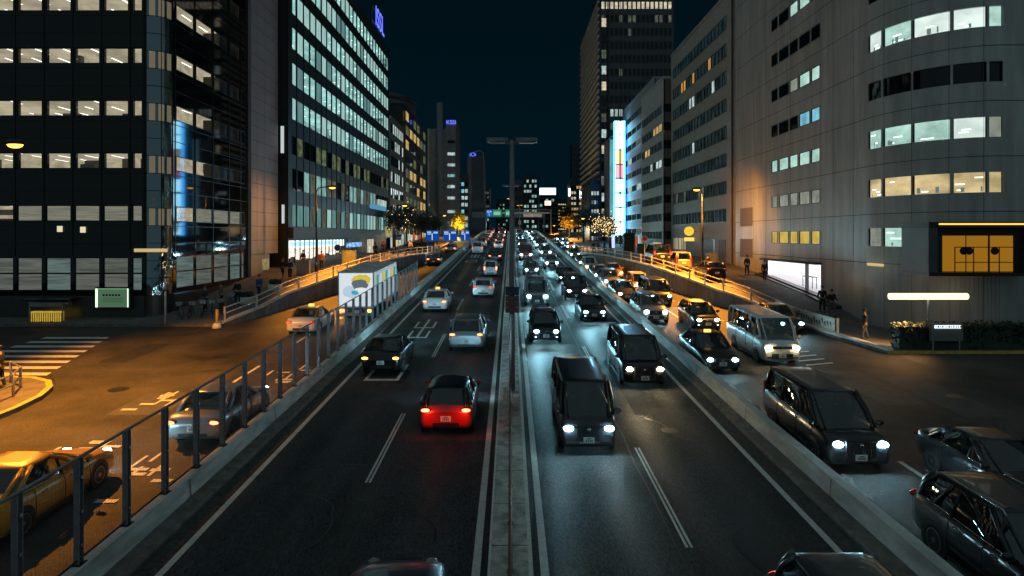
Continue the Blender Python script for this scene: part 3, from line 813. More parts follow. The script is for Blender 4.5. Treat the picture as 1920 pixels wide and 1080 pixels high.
# joints between the cladding panels
jm = MB()
for k in range(13):
    z = 5.72+3.01*k
    wbox(jm, P3, 41.5, 65.8, z-.02, z+.02, .001, .006, M_joint); arcband(jm, 0, H90, z-.02, z+.02, M_joint, .006); wbox(jm, PFR, XW+AX, 75, z-.02, z+.02, .001, .006, M_joint)
for y in (43.2, 45.9, 47.7, 52.9, 58.0, 60.9, 64.0): wbox(jm, P3, y-.015, y+.015, 5.2, 48, .001, .006, M_joint)
for q in (.28, .62, 1.0, 1.35): jm.tube([arc(q, .002, 0.5), arc(q, .002, 48)], .012, M_joint, 4)
for x in (29.6, 32.4, 35.2, 38): wbox(jm, PFR, x-.015, x+.015, 0, 48, .001, .006, M_joint)
for i in range(140):     # fine upright ribs on the lower storeys
    y = 41.6+i*.045*1.0
for i in range(34):
    t_ = i/34*H90; jm.tube([arc(t_, .0, 0.5), arc(t_, .0, 5.6)], .010, M_rb2, 3)
put(jm, "panel_joints", b3)
for zb, ylo in ((8.3, 61.2), (5.35, 61.2)):
    mb = MB(); wbox(mb, P3, ylo, ylo+3.2, zb, zb+1.75, .0, .04, mat("louvre_grey", (.17, .16, .165), .6)); 
    for i in range(9): wbox(mb, P3, ylo+.1, ylo+3.1, zb+.15+i*.17, zb+.2+i*.17, .04, .06, M_rb3d)
    put(mb, "louvre_panel", b3)
put(m3, "wall", b3); W3.finish(b3)
# showroom: deep lit room with plant, bench and mat
sr = MB()
a0, a1 = 47.7, 58.2
def zfl(y): return zs(y)+.12
sr.face([(XW+.35, a0, zfl(a0)), (XW+.35, a1, zfl(a1)), (XW+6, a1, zfl(a1)), (XW+6, a0, zfl(a0))], mat("showroom_floor", (.7, .7, .7), .25))
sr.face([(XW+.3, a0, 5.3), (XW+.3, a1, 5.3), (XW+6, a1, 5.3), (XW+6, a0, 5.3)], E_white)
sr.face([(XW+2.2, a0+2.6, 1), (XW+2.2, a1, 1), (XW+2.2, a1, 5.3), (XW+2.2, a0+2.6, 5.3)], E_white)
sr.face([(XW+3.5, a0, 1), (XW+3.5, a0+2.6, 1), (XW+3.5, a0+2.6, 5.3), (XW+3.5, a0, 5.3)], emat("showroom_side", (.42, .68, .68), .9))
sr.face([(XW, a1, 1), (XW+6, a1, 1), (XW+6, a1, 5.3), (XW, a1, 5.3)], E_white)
put(sr, "showroom", b3)
mb = MB()
wbox(mb, P3, a0-.1, a1+.1, 5.3, 5.45, -.2, .45, M_dkmetal)
for y in (a0, a0+2.55, a1): wbox(mb, P3, y-.07, y+.07, 1.5, 5.3, -.25, -.02, M_dkmetal if y != a0+2.55 else M_rb2)
put(mb, "door_frame", b3)
for i in range(2):
    mb = MB(); w0 = .35+i*.35
    mb.loft([[(XW-w0, y, zs(y)+.0), (XW-w0+.36, y, zs(y)), (XW-w0+.36, y, zs(y)+.22-.1*i), (XW-w0, y, zs(y)+.22-.1*i)] for y in (a0-3, a0, a1, a1+.5)], M_granite, True, True, False)
    put(mb, "step", b3)
pl_ = thing("potted_plant", "tall green potted plant inside the white showroom window", "plant", (XW+1.2, 48.7, zfl(48.7)))
mb = MB(); mb.tube([(XW+1.2, 48.7, zfl(48.7)), (XW+1.2, 48.7, zfl(48.7)+.4)], .16, M_dark2, 12, .2); put(mb, "pot", pl_)
mb = MB(); rp = random.Random(4)
mb.tube([(XW+1.2, 48.7, zfl(48.7)+.3), (XW+1.25, 48.8, zfl(48.7)+1.2), (XW+1.15, 48.6, zfl(48.7)+2.1)], .025, M_dark2, 5); put(mb, "stem", pl_)
mb = MB(); M_leaf = mat("leaf_green", (.04, .12, .04), .5, var=.4, vscale=4)
for i in range(46):
    h = rp.choice((rp.uniform(.45, .9), rp.uniform(1.3, 2.2))); a = rp.uniform(0, 6.28); L = rp.uniform(.15, .4); b_ = Vector((XW+1.2, 48.7, zfl(48.7)+h)); d_ = Vector((math.cos(a), math.sin(a), rp.uniform(-.2, .6)))*L; s_ = Vector((-math.sin(a), math.cos(a), 0))*.07
    mb.face([b_, b_+d_*.5+s_, b_+d_, b_+d_*.5-s_], M_leaf)
put(mb, "leaves", pl_)
bn_ = thing("bench", "small thin-legged bench inside the white showroom", "bench", (XW+.9, 51.5, zfl(51.5)))
mb = MB(); mb.box(XW+.7, XW+1.1, 50.6, 52.4, zfl(51.5)+.75, zfl(51.5)+.8, M_dkmetal); put(mb, "seat", bn_)
for y in (50.65, 52.3):
    mb = MB(); mb.box(XW+.72, XW+.76, y, y+.04, zfl(51.5)-.1, zfl(51.5)+.75, M_dkmetal); mb.box(XW+1.04, XW+1.08, y, y+.04, zfl(51.5)-.1, zfl(51.5)+.75, M_dkmetal); put(mb, "leg", bn_)
# reflection in the window glass, built as a boxed bay on the corner
gb = MB(); GX0, GX1, GY0, GY1, GZ0, GZ1 = 21.2, 27.6, 33.5, 35.85, 5.35, 7.9
gb.box(GX0, GX1, GY0, GY1, GZ0, GZ0+.18, M_dkmetal); gb.box(GX0, GX1, GY0, GY1, GZ1-.1, GZ1+.2, M_dkmetal)
gb.box(GX0, GX0+.45, GY0+.02, GY1, GZ0+.18, GZ1-.1, M_dark2); gb.box(GX1-1.1, GX1, GY0+.02, GY1, GZ0+.18, GZ1-.1, M_dark2)
gb.box(GX0+.45, GX1-1.1, GY0+.5, GY0+.6, GZ0+.18, GZ1-.1, M_dkmetal)
bay = thing("reflection_bay", "window reflection of yellow doors and handrail, built as a dark bay on the pale building", "reflection", (24, 35, GZ0))
put(gb, "frame", bay)
for (xa, xb) in ((1767, 1808), (1812, 1850), (1856, 1897)):
    mb = MB(); X0, X1 = (xa-957)*34.0/FPX, (xb-957)*34.0/FPX
    mb.box(X0, X1, GY0+.42, GY0+.498, GZ0+.22, GZ0+2.05, E_yel); d = put(mb, "door", bay)
for xa in (1804, 1814, 1862):
    mb = MB(); X0 = (xa-957)*34.0/FPX
    mb.cyl((X0, GY0+.38, 6.62), (0, 1, 0), .2, .05, M_dkmetal, 16); put(mb, "door_pull", bay)
mb = MB(); yy = GY0+.05
for z in (6.82, 6.05): mb.tube([(22.55, yy, z), (27.6, yy, z)], .025, M_dkmetal, 6)
for x in (22.55, 23.5, 24.8, 26.2): mb.tube([(x, yy, GZ0+.1), (x, yy, 6.82)], .025, M_dkmetal, 6)
put(mb, "handrail", bay)
mb = MB(); mb.box(GX0+.5, GX1+1, GY0-.06, GY0-.01, GZ1+.05, GZ1+.13, emat("amber_strip", (1, .55, .1), 1.4)); put(mb, "reflected_strip", bay)
# window-glass streaks built as a long bar on a post and a short one
t = thing("reflected_bar", "long reflected light streak, built as a glowing bar on a thin post", "street lamp", (22.1, 36.6, zs(36)))
mb = MB(); mb.tube([(22.1, 35.0, zs(35)), (22.1, 35.0, 4.6)], .06, M_steel, 8); put(mb, "post", t)
mb = MB(); mb.tube([(20.0, 34.9, 4.2), (20.1, 34.9, 4.2), (23.9, 34.9, 4.2), (24.1, 34.9, 4.2)], .17, E_bar, 12); put(mb, "lamp", t)
t = thing("reflected_light", "short amber reflected streak, built as a bar above the long one", "wall lamp", (22.3, 40, 5.6))
mb = MB(); mb.box(22.2, 22.36, 37.9+1.7, 41.2, 5.55, 5.72, emat("dim_bar", (.55, .42, .18), .9)); put(mb, "lamp", t)
# low wall, hedge and name board in front
mb = MB(); mb.box(20.6, 60, 34.9, 35.2, zs(35), zs(35)+.55, M_rb1); tag(mb.build("low_wall"), "low pale wall below the clipped hedge at the right edge", "wall")
def hedge(name, x0, x1, y0, y1, z0, z1, n, label, seed):
    r = random.Random(seed); mb = MB()
    for i in range(n):
        c = Vector((r.uniform(x0, x1), r.uniform(y0, y1), z0+(z1-z0)*math.sqrt(r.random())+r.gauss(0, .05))); s_ = r.uniform(.05, .11)
        u = Vector((r.gauss(0, 1), r.gauss(0, 1), r.gauss(0, 1))).normalized(); w = u.orthogonal().normalized()
        mb.face([c+u*s_, c+w*s_, c-u*s_, c-w*s_], M_leafd)
    mb.box(x0+.08, x1-.08, y0+.08, y1-.08, z0, z1-.12, M_leafd)
    return tag(mb.build(name, fix=False), label, "hedge")
M_leafd = mat("dark_leaf", (.02, .045, .025), .55, var=.4, vscale=6)
hedge("hedge", 19.9, 30, 33.9, 34.7, 1.6, 2.85, 5200, "dark clipped hedge behind the name board at the right edge", 9)
t = thing("name_board", "grey name board with a line of glowing white letters in front of the hedge", "sign", (22.3, 33.7, 1.5))
mb = MB(); mb.box(21.35, 23.0, 33.6, 33.72, 2.05, 2.95, mat("board_grey", (.16, .17, .16), .5)); put(mb, "board", t)
mb = MB(); rb = random.Random(8); x = 21.55
while x < 22.85:
    w = rb.uniform(.05, .11); mb.box(x, x+.02, 33.56, 33.6, 2.72, 2.83, E_text); mb.box(x, x+w, 33.56, 33.6, 2.83, 2.85, E_text); mb.box(x, x+w, 33.56, 33.6, 2.70, 2.72, E_text); x += w+.035
put(mb, "letters", t)
for x in (21.5, 22.85):
    mb = MB(); mb.box(x-.03, x+.03, 33.64, 33.7, 1.4, 2.05, M_steel); put(mb, "leg", t)

# ---------------------------------------------------------------- more buildings
def block(name, label, side, xin, y0, y1, ztop, m, floors, cols, fn, win_h=1.4, xout=None, z0=8.0, pitch=3.0, front=None, limit=100, margin=.8, gap=.25, proud=None, mf=None):
    """block beside the road: road-facing wall with floors x cols windows, front wall with front=(cols) windows"""
    t = bld(name, label, (xin+side*4, (y0+y1)/2, zr(y0)))
    mb = MB(); W = Wins(); pl = ('X', xin, -side); xo = xout if xout is not None else xin+side*14
    cw = (y1-y0-2*margin)/cols; cs = [(y0+margin+i*cw+gap/2, y0+margin+(i+1)*cw-gap/2) for i in range(cols)]
    rows = [(z0+pitch*k, z0+pitch*k+win_h, cs) for k in range(floors)]
    wall(mb, pl, y0, y1, 0, ztop, rows, m, .3)
    for k, (zb, zt, _) in enumerate(rows):
        for i, (a, b) in enumerate(cs):
            mt = fn(k, i)
            W.add(pl, a, b, zb, zt, mt, .12)
    fp = ('Y', y0)
    xa, xb = (xin, xo) if side > 0 else (xo, xin)
    if front:
        cwf = (xb-xa-.6)/front; cf = [(xa+.3+i*cwf+gap/2, xa+.3+(i+1)*cwf-gap/2) for i in range(front)]
        wall(mb, ('Y', y0), xa+(.3 if side > 0 else 0), xb-(0 if side > 0 else .3), 0, ztop, [(r[0], r[1], cf) for r in rows], m, .3)
        for k, (zb, zt, _) in enumerate(rows):
            for i, (a, b) in enumerate(cf): W.add(fp, a, b, zb, zt, fn(k, i+100), .12)
    else:
        mb.box(xa+(.3 if side > 0 else 0), xb-(0 if side > 0 else .3), y0, y0+.3, 0, ztop, proud or m)
    mb.box(xa+.4, xb-.4, y0+.4, y1-.05, 0, ztop-.02, M_dark)
    mb.box(xa-.1, xb+.1, y0-.1, y1, ztop, ztop+.35, m)
    put(mb, "wall", t); W.finish(t, limit)
    return t
def pick(seed, table, default):
    rr_ = random.Random(seed); cache = {}
    def f(k, i):
        if (k, i) not in cache:
            q = rr_.random(); c = default
            for p, mt in table:
                if q < p: c = mt; break
                q -= p
            cache[(k, i)] = c
        return cache[(k, i)]
    return f
# RB2 beige with long dark strips
def f2(k, i):
    if i >= 100: return M_bglass2
    if k == 7: return emat("night_glass_lit", (.02, .05, .055), .6, False, .8, (1, 1, 1))
    if k == 6 and i in (9, 12, 13, 4): return emat("orange_blind", (.8, .38, .08), .7, False, .5, (3, 3, .3))
    if k == 5 and i in (3, 9, 10): return E_win_white
    if k == 3 and i in (9,): return E_win_white
    if k == 1 and i in (6, 7, 12, 15): return E_win_dim
    return M_glass_v
M_glass_v = emat("office_dark_glass", (.020, .036, .038), 1.0, False, .95, (2.0, 2.0, .6))
t = block("office_building", "beige tiled building with long dark window strips behind the orange lamp on the right", 1, 22.4, 67.3, 92.2, 32.2, M_rb2, 8, 17, f2, 1.4, z0=8.85, pitch=2.86, gap=.12, margin=1.2)
mb = MB(); PB = ('X', 22.4, -1)
for (a, b, z0, z1, m) in ((84.5, 90.5, 5.6, 7.1, emat("blind_strip", (.60, .52, .34), .7, False, .85, (2.4, 2.4, .1))), (68.8, 71.0, 3.2, 7.0, M_rb3d), (73, 77.5, 3.2, 7.2, M_dark2), (72.2, 72.9, 3.2, 7.0, M_rb1)):
    mb = MB(); wbox(mb, PB, a, b, z0, z1, .003, .06, m); put(mb, "ground_floor_front", t)
mb = MB(); wbox(mb, PB, 65.8, 67.3, 0, 40, -3, -.9, M_dark2); tag(mb.build("shaft_wall"), "narrow dark recessed wall between the beige tiled building and the pale panelled building", "wall")
sg_ = thing("cube_sign", "small orange glowing round sign with a yellow plate hanging on the beige tiled building", "sign", (21.6, 80.4, 7))
mb = MB(); mb.cyl((21.5, 79.6, 7.95), (0, 1, 0), .55, .25, emat("orange_sign", (1, .42, .03), 1.3), 20); put(mb, "disc", sg_)
mb = MB(); mb.box(20.95, 22.1, 79.5, 79.7, 6.75, 7.2, emat("yellow_sign", (.95, .62, .12), 1.1)); put(mb, "plate", sg_)
mb = MB(); mb.box(21.9, 22.4, 79.6, 79.66, 7.9, 7.98, M_dkmetal); put(mb, "bracket", sg_)
# RB3 banded grey
def f3(k, i):
    if i >= 100: return M_bglass2
    if k == 5 and i in (4, 5): return E_win_warm
    if k == 6 and i in (0, 1, 2): return E_win_warm
    if k == 4 and i in (0, 1, 3): return E_win_white
    if k in (1, 2) : return [E_win_dim, M_glass_v, E_win_cream][(i*3+k) % 3] if k == 1 else M_glass_v
    return M_glass_v
f3b = lambda k, i: {2: E_win_dim}.get((k*5+i) % 7, M_glass_v) if i < 100 else M_bglass2
t = block("office_building", "grey banded office block lit warm at its foot, just left of the beige tiled building", 1, 21.4, 92.7, 108.0, 29.4, M_rb3, 8, 7, f3, 1.15, z0=6.9, pitch=2.55, gap=.1, margin=.7, proud=M_rb3d, xout=27)
mb = MB(); PB = ('X', 21.4, -1)
wbox(mb, PB, 94, 99, 4.2, 6.4, .003, .05, emat("lobby", (.72, .52, .22), .95, False, .3, (1, 1, 1))); wbox(mb, PB, 100, 106.5, 6.4, 6.6, .003, .25, M_rb3); put(mb, "entrance", t)
mb = MB()
for k in range(8):
    z = 6.9+2.55*k; mb.box(21.45, 26.9, 92.66, 92.7, z, z+1.15, M_bglass2)
mb.box(21.45, 22.4, 92.6, 92.66, 2, 6.2, emat("red_glow_panel", (.35, .05, .02), .5)); put(mb, "side_bands", t)
# RB4 narrow grey block next to the neon sign
t = block("office_building", "narrow dark grey office block right behind the tall neon sign", 1, 23.6, 108.6, 139.0, 33.2, mat("grey_cladding_b", (.24, .25, .27), .6, var=.1), 9, 6, pick(41, [(.1, E_win_white), (.12, E_win_dim)], M_glass_v), 1.2, z0=7.6, pitch=2.75, margin=1.0)
mb = MB(); mb.box(23.0, 23.55, 114, 116.5, 4.9, 9.0, emat("ad_panel", (.45, .62, .66), 1.1, True, .9, (1.2, 1.2, 1.2))); put(mb, "lit_poster", t)
# tall tower behind
def ft_(k, i):
    if i >= 100:
        c = {17: .9, 16: .55, 13: .0, 9: .45, 8: .3, 4: .25, 5: .5, 3: .2}.get(k, .04)
        rr_ = random.Random(k*131+i)
        return (E_win_cream if k == 17 else E_win_white if k in (4, 5, 9) else E_win_dim) if rr_.random() < c else M_bglass2
    return M_bglass2
tw_ = block("tower_building", "very tall dark tower with a ribbed side wall and few lit floors, on the right", 1, 20.2, 150, 188, 62, M_dark2, 18, 3, ft_, 1.7, xout=37.0, z0=7, pitch=3.05, front=16, limit=100)
mb = MB()
for k in range(36):      # ribs of the road-facing wall
    z = 6+1.55*k; wbox(mb, ('X', 20.2, -1), 150, 188, z, z+.5, .002, .45, M_rb3)
put(mb, "side_ribs", tw_)
mb = MB(); mb.box(25, 36.5, 150.5, 186, 62.4, 84, M_dark)
for k in range(5):
    z = 63.2+3.8*k
    for i in range(9): mb.box(25.3+i*1.24, 26.4+i*1.24, 150.42, 150.5, z, z+1.9, E_win_dim if (i*k+k) % 3 else E_win_cream)
put(mb, "upper_storeys", tw_)
mb = MB()
for k in range(14):
    mb.box(20.7, 21.7, 149.85, 149.99, 8+3.6*k, 9.9+3.6*k, [E_win_white, E_win_cream, M_bglass2, E_win_dim][(k*7+2) % 4])
mb.box(20.2, 20.5, 149.8, 150, 5, 62, M_dark); mb.box(22.0, 22.2, 149.6, 150, 5, 62, M_dark); put(mb, "corner_windows", tw_)
ms = thing("mast", "thin dark mast rising in front of the tall tower", "mast", (20.7, 125, zs(125)))
mb = MB(); mb.tube([(20.8, 124.6, zs(124)), (20.8, 124.6, 52)], .11, M_dkmetal, 8, .05); put(mb, "pole", ms)

# neon sign tower
ns = thing("neon_sign", "tall double column of cyan, yellow and pink neon panels on the street corner at right", "sign", (21.5, 129, zs(129)))
ye = [226.6, 251, 252.6, 279, 281, 307, 308.5, 333, 335.5, 360, 363, 388, 390, 415, 417, 441]
cl = [E_neon_c, E_neon_c, E_neon_y, E_neon_p, E_neon_c, E_neon_c, E_neon_c, E_neon_c]
YN = 133.0
for i in range(8):
    za, zb = CAM_H+(442-ye[2*i+1])*YN/FPX, CAM_H+(442-ye[2*i])*YN/FPX
    for (xa, xb) in ((1154.0, 1161.2), (1163.2, 1170.5)):
        mb = MB(); mb.box((xa-957)*YN/FPX, (xb-957)*YN/FPX, YN, YN+.9, za+.06, zb-.06, cl[i]); put(mb, "panel", ns)
mb = MB(); mb.box(21.92, 22.05, YN+.1, YN+1.0, zs(128), 30.6, M_dkmetal); mb.box(21.15, 22.9, YN+.9, YN+1.1, 6.8, 30.4, M_dkmetal); put(mb, "frame", ns)
mb = MB(); mb.box(22.90, 23.08, YN-.05, YN+1.2, 7.4, 30.5, E_neon_b); put(mb, "edge_light", ns)  # blue halo of the neon built as glowing strips on both sides
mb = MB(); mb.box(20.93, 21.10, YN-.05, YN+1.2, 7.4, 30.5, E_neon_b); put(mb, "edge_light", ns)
t = bld("glass_building", "pale blue lit glass front left of the tall neon sign", (20, 132, 5))
mb = MB(); mb.box(21.1, 26, 141, 149, 0, 28.4, M_greyw); put(mb, "wall", t)
mb = MB(); mb.box(21.2, 22.5, 140.9, 140.99, 7.6, 27.9, emat("pale_blue_glass", (.16, .38, .48), .85, False, .5, (.4, .4, .25))); put(mb, "window", t)
t = thing("banner_sign", "small white and blue vertical sign below the tall neon sign", "sign", (18.6, 121, 6))
mb = MB(); mb.box(18.2, 18.95, 120.0, 120.2, 4.9, 8.3, emat("white_blue_sign", (.50, .60, .95), 1.1)); put(mb, "panel", t)
mb = MB(); mb.cyl((18.58, 119.97, 7.3), (0, 1, 0), .22, .04, E_neon_b, 14); put(mb, "logo", t)
mb = MB(); mb.tube([(18.58, 120.3, zs(120)), (18.58, 120.3, 8.3)], .06, M_dkmetal, 6); put(mb, "post", t)

# ---------------------------------------------------------------- left row beyond the long office
wb_ = block("office_building", "grey office block with bright white strip windows, just past the long glass office", -1, -21.5, 118.2, 133.5, 28.6, mat("grey_cladding_c", (.10, .10, .11), .6, var=.1), 7, 7, pick(3, [(.62, E_win_white)], M_bglass2), 1.9, z0=8.3, pitch=2.95, margin=.6)
t = block("apartment_building", "dark glassy block with yellow lit bay windows on the left", -1, -21.5, 134.2, 169, 34, M_dark, 9, 6, pick(5, [(.22, E_win_warm), (.30, emat("olive_office", (.22, .27, .14), .55, False)), (.12, E_win_dim)], M_bglass2), 2.0, z0=7.6, pitch=2.95, margin=1.0, gap=1.1)
mb = MB(); mb.loft([[(-28.5+7*math.cos(a), 150+9*math.sin(a), z) for a in [i*math.pi/12 for i in range(24)]] for z in (34.3, 37.0)], M_dark2); mb.loft([[(-28.5+f*math.cos(a), 150+f*1.25*math.sin(a), z) for a in [i*math.pi/12 for i in range(24)]] for f, z in ((7.2, 37.05), (7.2, 37.6), (5, 39))], M_dark); put(mb, "rooftop_drum", t)
# grey tower with round stair shaft and blue sign
t = bld("tower_building", "grey tower with a round stair shaft, white slit windows and small blue letters", (-18, 185, 8))
mb = MB(); mb.box(-22.3, -17.6, 180, 200, 0, 36.5, M_greyw); mb.tube([(-19.2, 179.8, 0), (-19.2, 179.8, 43.5)], .85, M_greyw, 20); mb.box(-17.6, -14.9, 180, 196, 0, 39.0, M_greyw); mb.box(-22.5, -22.1, 179.6, 180, 0, 36.6, M_pier)
for k in range(13): mb.box(-20.6, -17.7, 179.9, 179.99, 10+2.1*k, 10.12+2.1*k, M_joint)
put(mb, "wall", t)
for z, m in ((35.6, None), (32.6, M_bglass2), (29.3, E_win_white), (26.3, E_win_white), (23.4, E_win_teal), (20.4, E_win_white), (17.3, E_win_white), (13.6, E_win_white), (10.6, E_win_dim)):
    if m: 
        mb = MB(); mb.box(-17.1, -15.1, 179.88, 179.98, z, z+.75, m); put(mb, "window", t)
o = obj_of(text("KSSI", 1.5, E_sign_b, .06), "sign_letters"); o.rotation_euler = (math.radians(90), 0, 0); o.location = (-16.1, 179.8, 38.2); local(o, t)
t = bld("tower_building", "slim dark tower with a tiny blue sign and curved roof frame, farther on the left", (-16, 245, 8))
mb = MB(); mb.box(-15.6, -9.6, 240, 256, 0, 36.5, M_dark2); mb.box(-15.6, -14.2, 239.9, 240, 0, 37, M_greyw); put(mb, "wall", t)
mb = MB(); mb.tube([(-14, 239.8, 37.5), (-11, 239.8, 38.3), (-9.9, 239.8, 37.3), (-9.6, 239.8, 34), (-9.6, 239.8, 10)], .14, M_steel, 6); put(mb, "roof_frame", t)
o = obj_of(text("NTT"[:0]+"iOi", 1.9, E_sign_b, .06), "sign_letters"); o.rotation_euler = (math.radians(90), 0, 0); o.location = (-13.6, 239.8, 36.8); local(o, t)
def farb(name, label, x0, x1, y, ztop, m, tab, rows, cols, zlo=9, seed=1, wh=.5, skip=None):
    t = bld(name, label, ((x0+x1)/2, y+5, 8)); mb = MB(); mb.box(x0, x1, y, y+14, 0, ztop, m); mb.box(x0+.3, x1-.3, y+1, y+8, ztop, ztop+1.2, m)
    put(mb, "wall", t); f = pick(seed, tab, M_bglass2)
    W = Wins(); cw = (x1-x0-.6)/cols; rh = (ztop-zlo-.6)/rows
    for k in range(rows):
        for i in range(cols):
            a = x0+.3+i*cw; W.add(('Y', y), a+cw*.1, a+cw*.9, zlo+k*rh, zlo+k*rh+rh*wh, f(k, i), -.08, 0, .03)
    W.finish(t); return t
DK = [(.25, E_win_dim), (.12, E_win_teal)]
t = farb("shop_building", "low building with bright cyan and white shop windows, far left beside the road", -15.6, -12.8, 205, 25.5, M_dark2, [(.35, E_win_cyan), (.35, E_win_white), (.1, E_win_dim)], 8, 2, 8, 12, .55)
farb("shop_building", "shop block with three white window panels, beyond the cyan shop windows", -16.5, -10.4, 262, 23.5, M_dark2, [(.3, E_win_white), (.1, E_win_cyan)], 4, 4, 8.5, 13, .7)
farb("office_building", "dark slab block at the far left end of the street", -13.8, -9.4, 300, 29, M_dark, DK, 10, 4, 8, 14)
farb("office_building", "grey windowless slab behind the far road lamps in the middle", 0.2, 7.0, 400, 40, mat("grey_slab", (.10, .10, .105), .7), [(.02, E_win_dim)], 6, 3, 9, 15)
farb("office_building", "dark office block with scattered teal windows left of the white billboard", 7.4, 15.5, 380, 41.5, M_dark, [(.3, E_win_teal), (.2, E_win_white)], 11, 5, 9, 16, .55)
farb("office_building", "dark block carrying the large white billboard at the end of the street", 16, 26.5, 370, 33, M_dark, [(.12, E_win_teal)], 8, 6, 9, 17)
farb("office_building", "dark block with small warm windows to the right of the small billboard", 26.5, 33, 372, 27, M_dark, [(.35, E_win_warm), (.2, E_win_cream)], 10, 5, 9, 18, .4)
farb("office_building", "block with rows of yellow lit floors beside the tall tower's foot", 26.2, 31.5, 290, 31, M_dark, [(.55, E_win_warm), (.2, E_win_white)], 9, 4, 9, 19, .5)
farb("office_building", "dark slim high block behind the yellow lit floors", 39, 50, 420, 66, M_dark, [(.03, E_win_white), (.05, E_win_cyan)], 16, 4, 9, 20, .3)
farb("shop_building", "dark low block with a lit canopy at the foot of the tall tower", 17.6, 20.0, 147, 19, M_dark, [(.3, E_win_white), (.2, E_win_cream), (.2, E_win_dim)], 6, 3, 6.4, 21, .45)
farb("office_building", "dark mid-height block closing the street on the left of the lamps", -9.3, -0.5, 430, 30, M_dark, DK, 8, 8, 9, 22)
for nm, lab, (xa, xb, ya, yb), Dd, m in (("billboard", "large glowing white billboard on the roof at the end of the street", (1012, 1042, 352.5, 365), 366, E_bill),
        ("billboard", "small glowing orange-white billboard below the large white one", (1021.5, 1033, 376.5, 385), 366, emat("billboard_peach", (1.0, .70, .48), 1.8)),
        ("billboard", "bright slanting white billboard beside the tall tower's foot", (1087, 1110, 356, 371), 200, E_bill),
        ("billboard", "narrow white vertical lit sign left of the yellow lit block", (1066, 1069.5, 353, 368), 286, E_bill)):
    x0, x1 = (xa-957)*Dd/FPX, (xb-957)*Dd/FPX; z0, z1 = CAM_H+(442-yb)*Dd/FPX, CAM_H+(442-ya)*Dd/FPX
    t = thing(nm, lab, "billboard", ((x0+x1)/2, Dd, z0))
    mb = MB(); mb.box(x0, x1, Dd, Dd+.4, z0, z1, m); put(mb, "screen", t)
    mb = MB(); mb.box(x0-.2, x1+.2, Dd+.4, Dd+.7, z0-.2, z1+.2, M_dkmetal)
    for q in (.2, .8): mb.box(x0+(x1-x0)*q-.1, x0+(x1-x0)*q+.1, Dd+.7, Dd+.9, 8 if Dd < 300 else 20, z0, M_dkmetal)
    put(mb, "frame", t)

# lit shop fronts at street level farther along both pavements
rs = random.Random(77)
def fronts(host, pl, d0, d1, n, z):
    for i in range(n):
        a = d0+(d1-d0)*i/n; b = a+(d1-d0)/n*rs.uniform(.45, .8); h = rs.uniform(1.3, 2.4)
        m = rs.choice((E_win_cream, E_win_warm, E_win_white, E_win_dim, MATS["red_board"], MATS["lobby"], E_win_white))
        mb = MB(); wbox(mb, pl, a, b, z-.4, z-.4+h, .01, .12, m); put(mb, "shop_front", host)
bo = bpy.data.objects
fronts(bo["office_building.005"] if "office_building.005" in bo else b2, ('X', 23.6, -1), 117.5, 131, 5, zs(118)+.4)
fronts(bo["apartment_building"], ('X', -21.5, 1), 135, 168, 9, zs(140)+.3)
fronts(wb_, ('X', -21.5, 1), 118.6, 133, 6, zs(122)+.4)
# ---------------------------------------------------------------- gantries and road signs
def gpos(xp, yp, D): return ((xp-957)*D/FPX, CAM_H+(442-yp)*D/FPX)
t = thing("sign_gantry", "grey sign gantry over the far end of the road carrying blue and green signs", "gantry", (-9, 150, zr(150)))
DG = 190
x0, z0 = gpos(911, 400, DG); x1, _ = gpos(1033, 400, DG); zt = z0+.35
mb = MB(); mb.box(x0, x1, DG, DG+.4, z0-.1, z0+.35, M_steel)
for i in range(18): 
    a = x0+(x1-x0)*i/18; mb.tube([(a, DG-.02, z0+.35), (a+.55, DG-.02, z0+1.0), (a+1.1, DG-.02, z0+.35)], .05, M_steel, 4)
mb.box(x0, x1, DG, DG+.15, z0+1.0, z0+1.12, M_steel); put(mb, "beam", t)
for x in (x0, x1):
    mb = MB(); mb.tube([(x, DG+.2, zr(DG)), (x, DG+.2, z0+1.1)], .22, M_steel, 10); put(mb, "post", t)
M_sb = emat("sign_face_blue", (.01, .15, .62), .75); M_sgn = emat("sign_face_green", (.01, .28, .12), .8); M_sw = emat("sign_text_white", (.7, .9, .95), .8)
M_sb2 = emat("sign_face_blue_dim", (.006, .07, .42), .7)
def signp(parent, xa, xb, ya, yb, D, m, seed, arrows=True):
    x0, z1 = gpos(xa, ya, D); x1, z0 = gpos(xb, yb, D); r = random.Random(seed)
    mb = MB(); mb.box(x0, x1, D, D+.08, z0, z1, m); w, h = x1-x0, z1-z0
    q = D-.02
    def bq(a, b, c, d): mb.box(x0+w*a, x0+w*b, q, q+.015, z0+h*c, z0+h*d, M_sw)
    if arrows:
        bq(.44, .50, .08, .72); bq(.08, .40, .62, .68)
        for i in range(5): a = .08+.065*i; bq(a, a+.035, .74, .9)
        for i in range(4): a = .60+.085*i; bq(a, a+.05, .70, .88)
    else:
        for i in range(3):
            a = .14+.26*i; bq(a, a+.05, .3, .72); bq(a, a+.18, .3, .38); bq(a+.14, a+.18, .3, .72)
    put(mb, "sign_panel", parent)
signp(t, 912.5, 922.5, 394, 406, DG-.4, M_sb, 1); signp(t, 924, 940, 393.5, 406, DG-.4, M_sgn, 2, False); signp(t, 947.5, 960, 393.5, 406, DG-.4, M_sgn, 3, False)
t = thing("footbridge", "grey footbridge crossing the far end of the road behind the gantry", "footbridge", (8, 230, zr(230)))
x0, z0 = gpos(960, 408, 232); x1, z1 = gpos(1022, 397, 232)
mb = MB(); mb.box(x0-18, x1, 232, 235, z0, z1, M_greyw); put(mb, "deck", t)
for x in (x0-17.5, x1-.6):
    mb = MB(); mb.box(x, x+.6, 233, 234, 8, z0, M_greyw); put(mb, "pier", t)
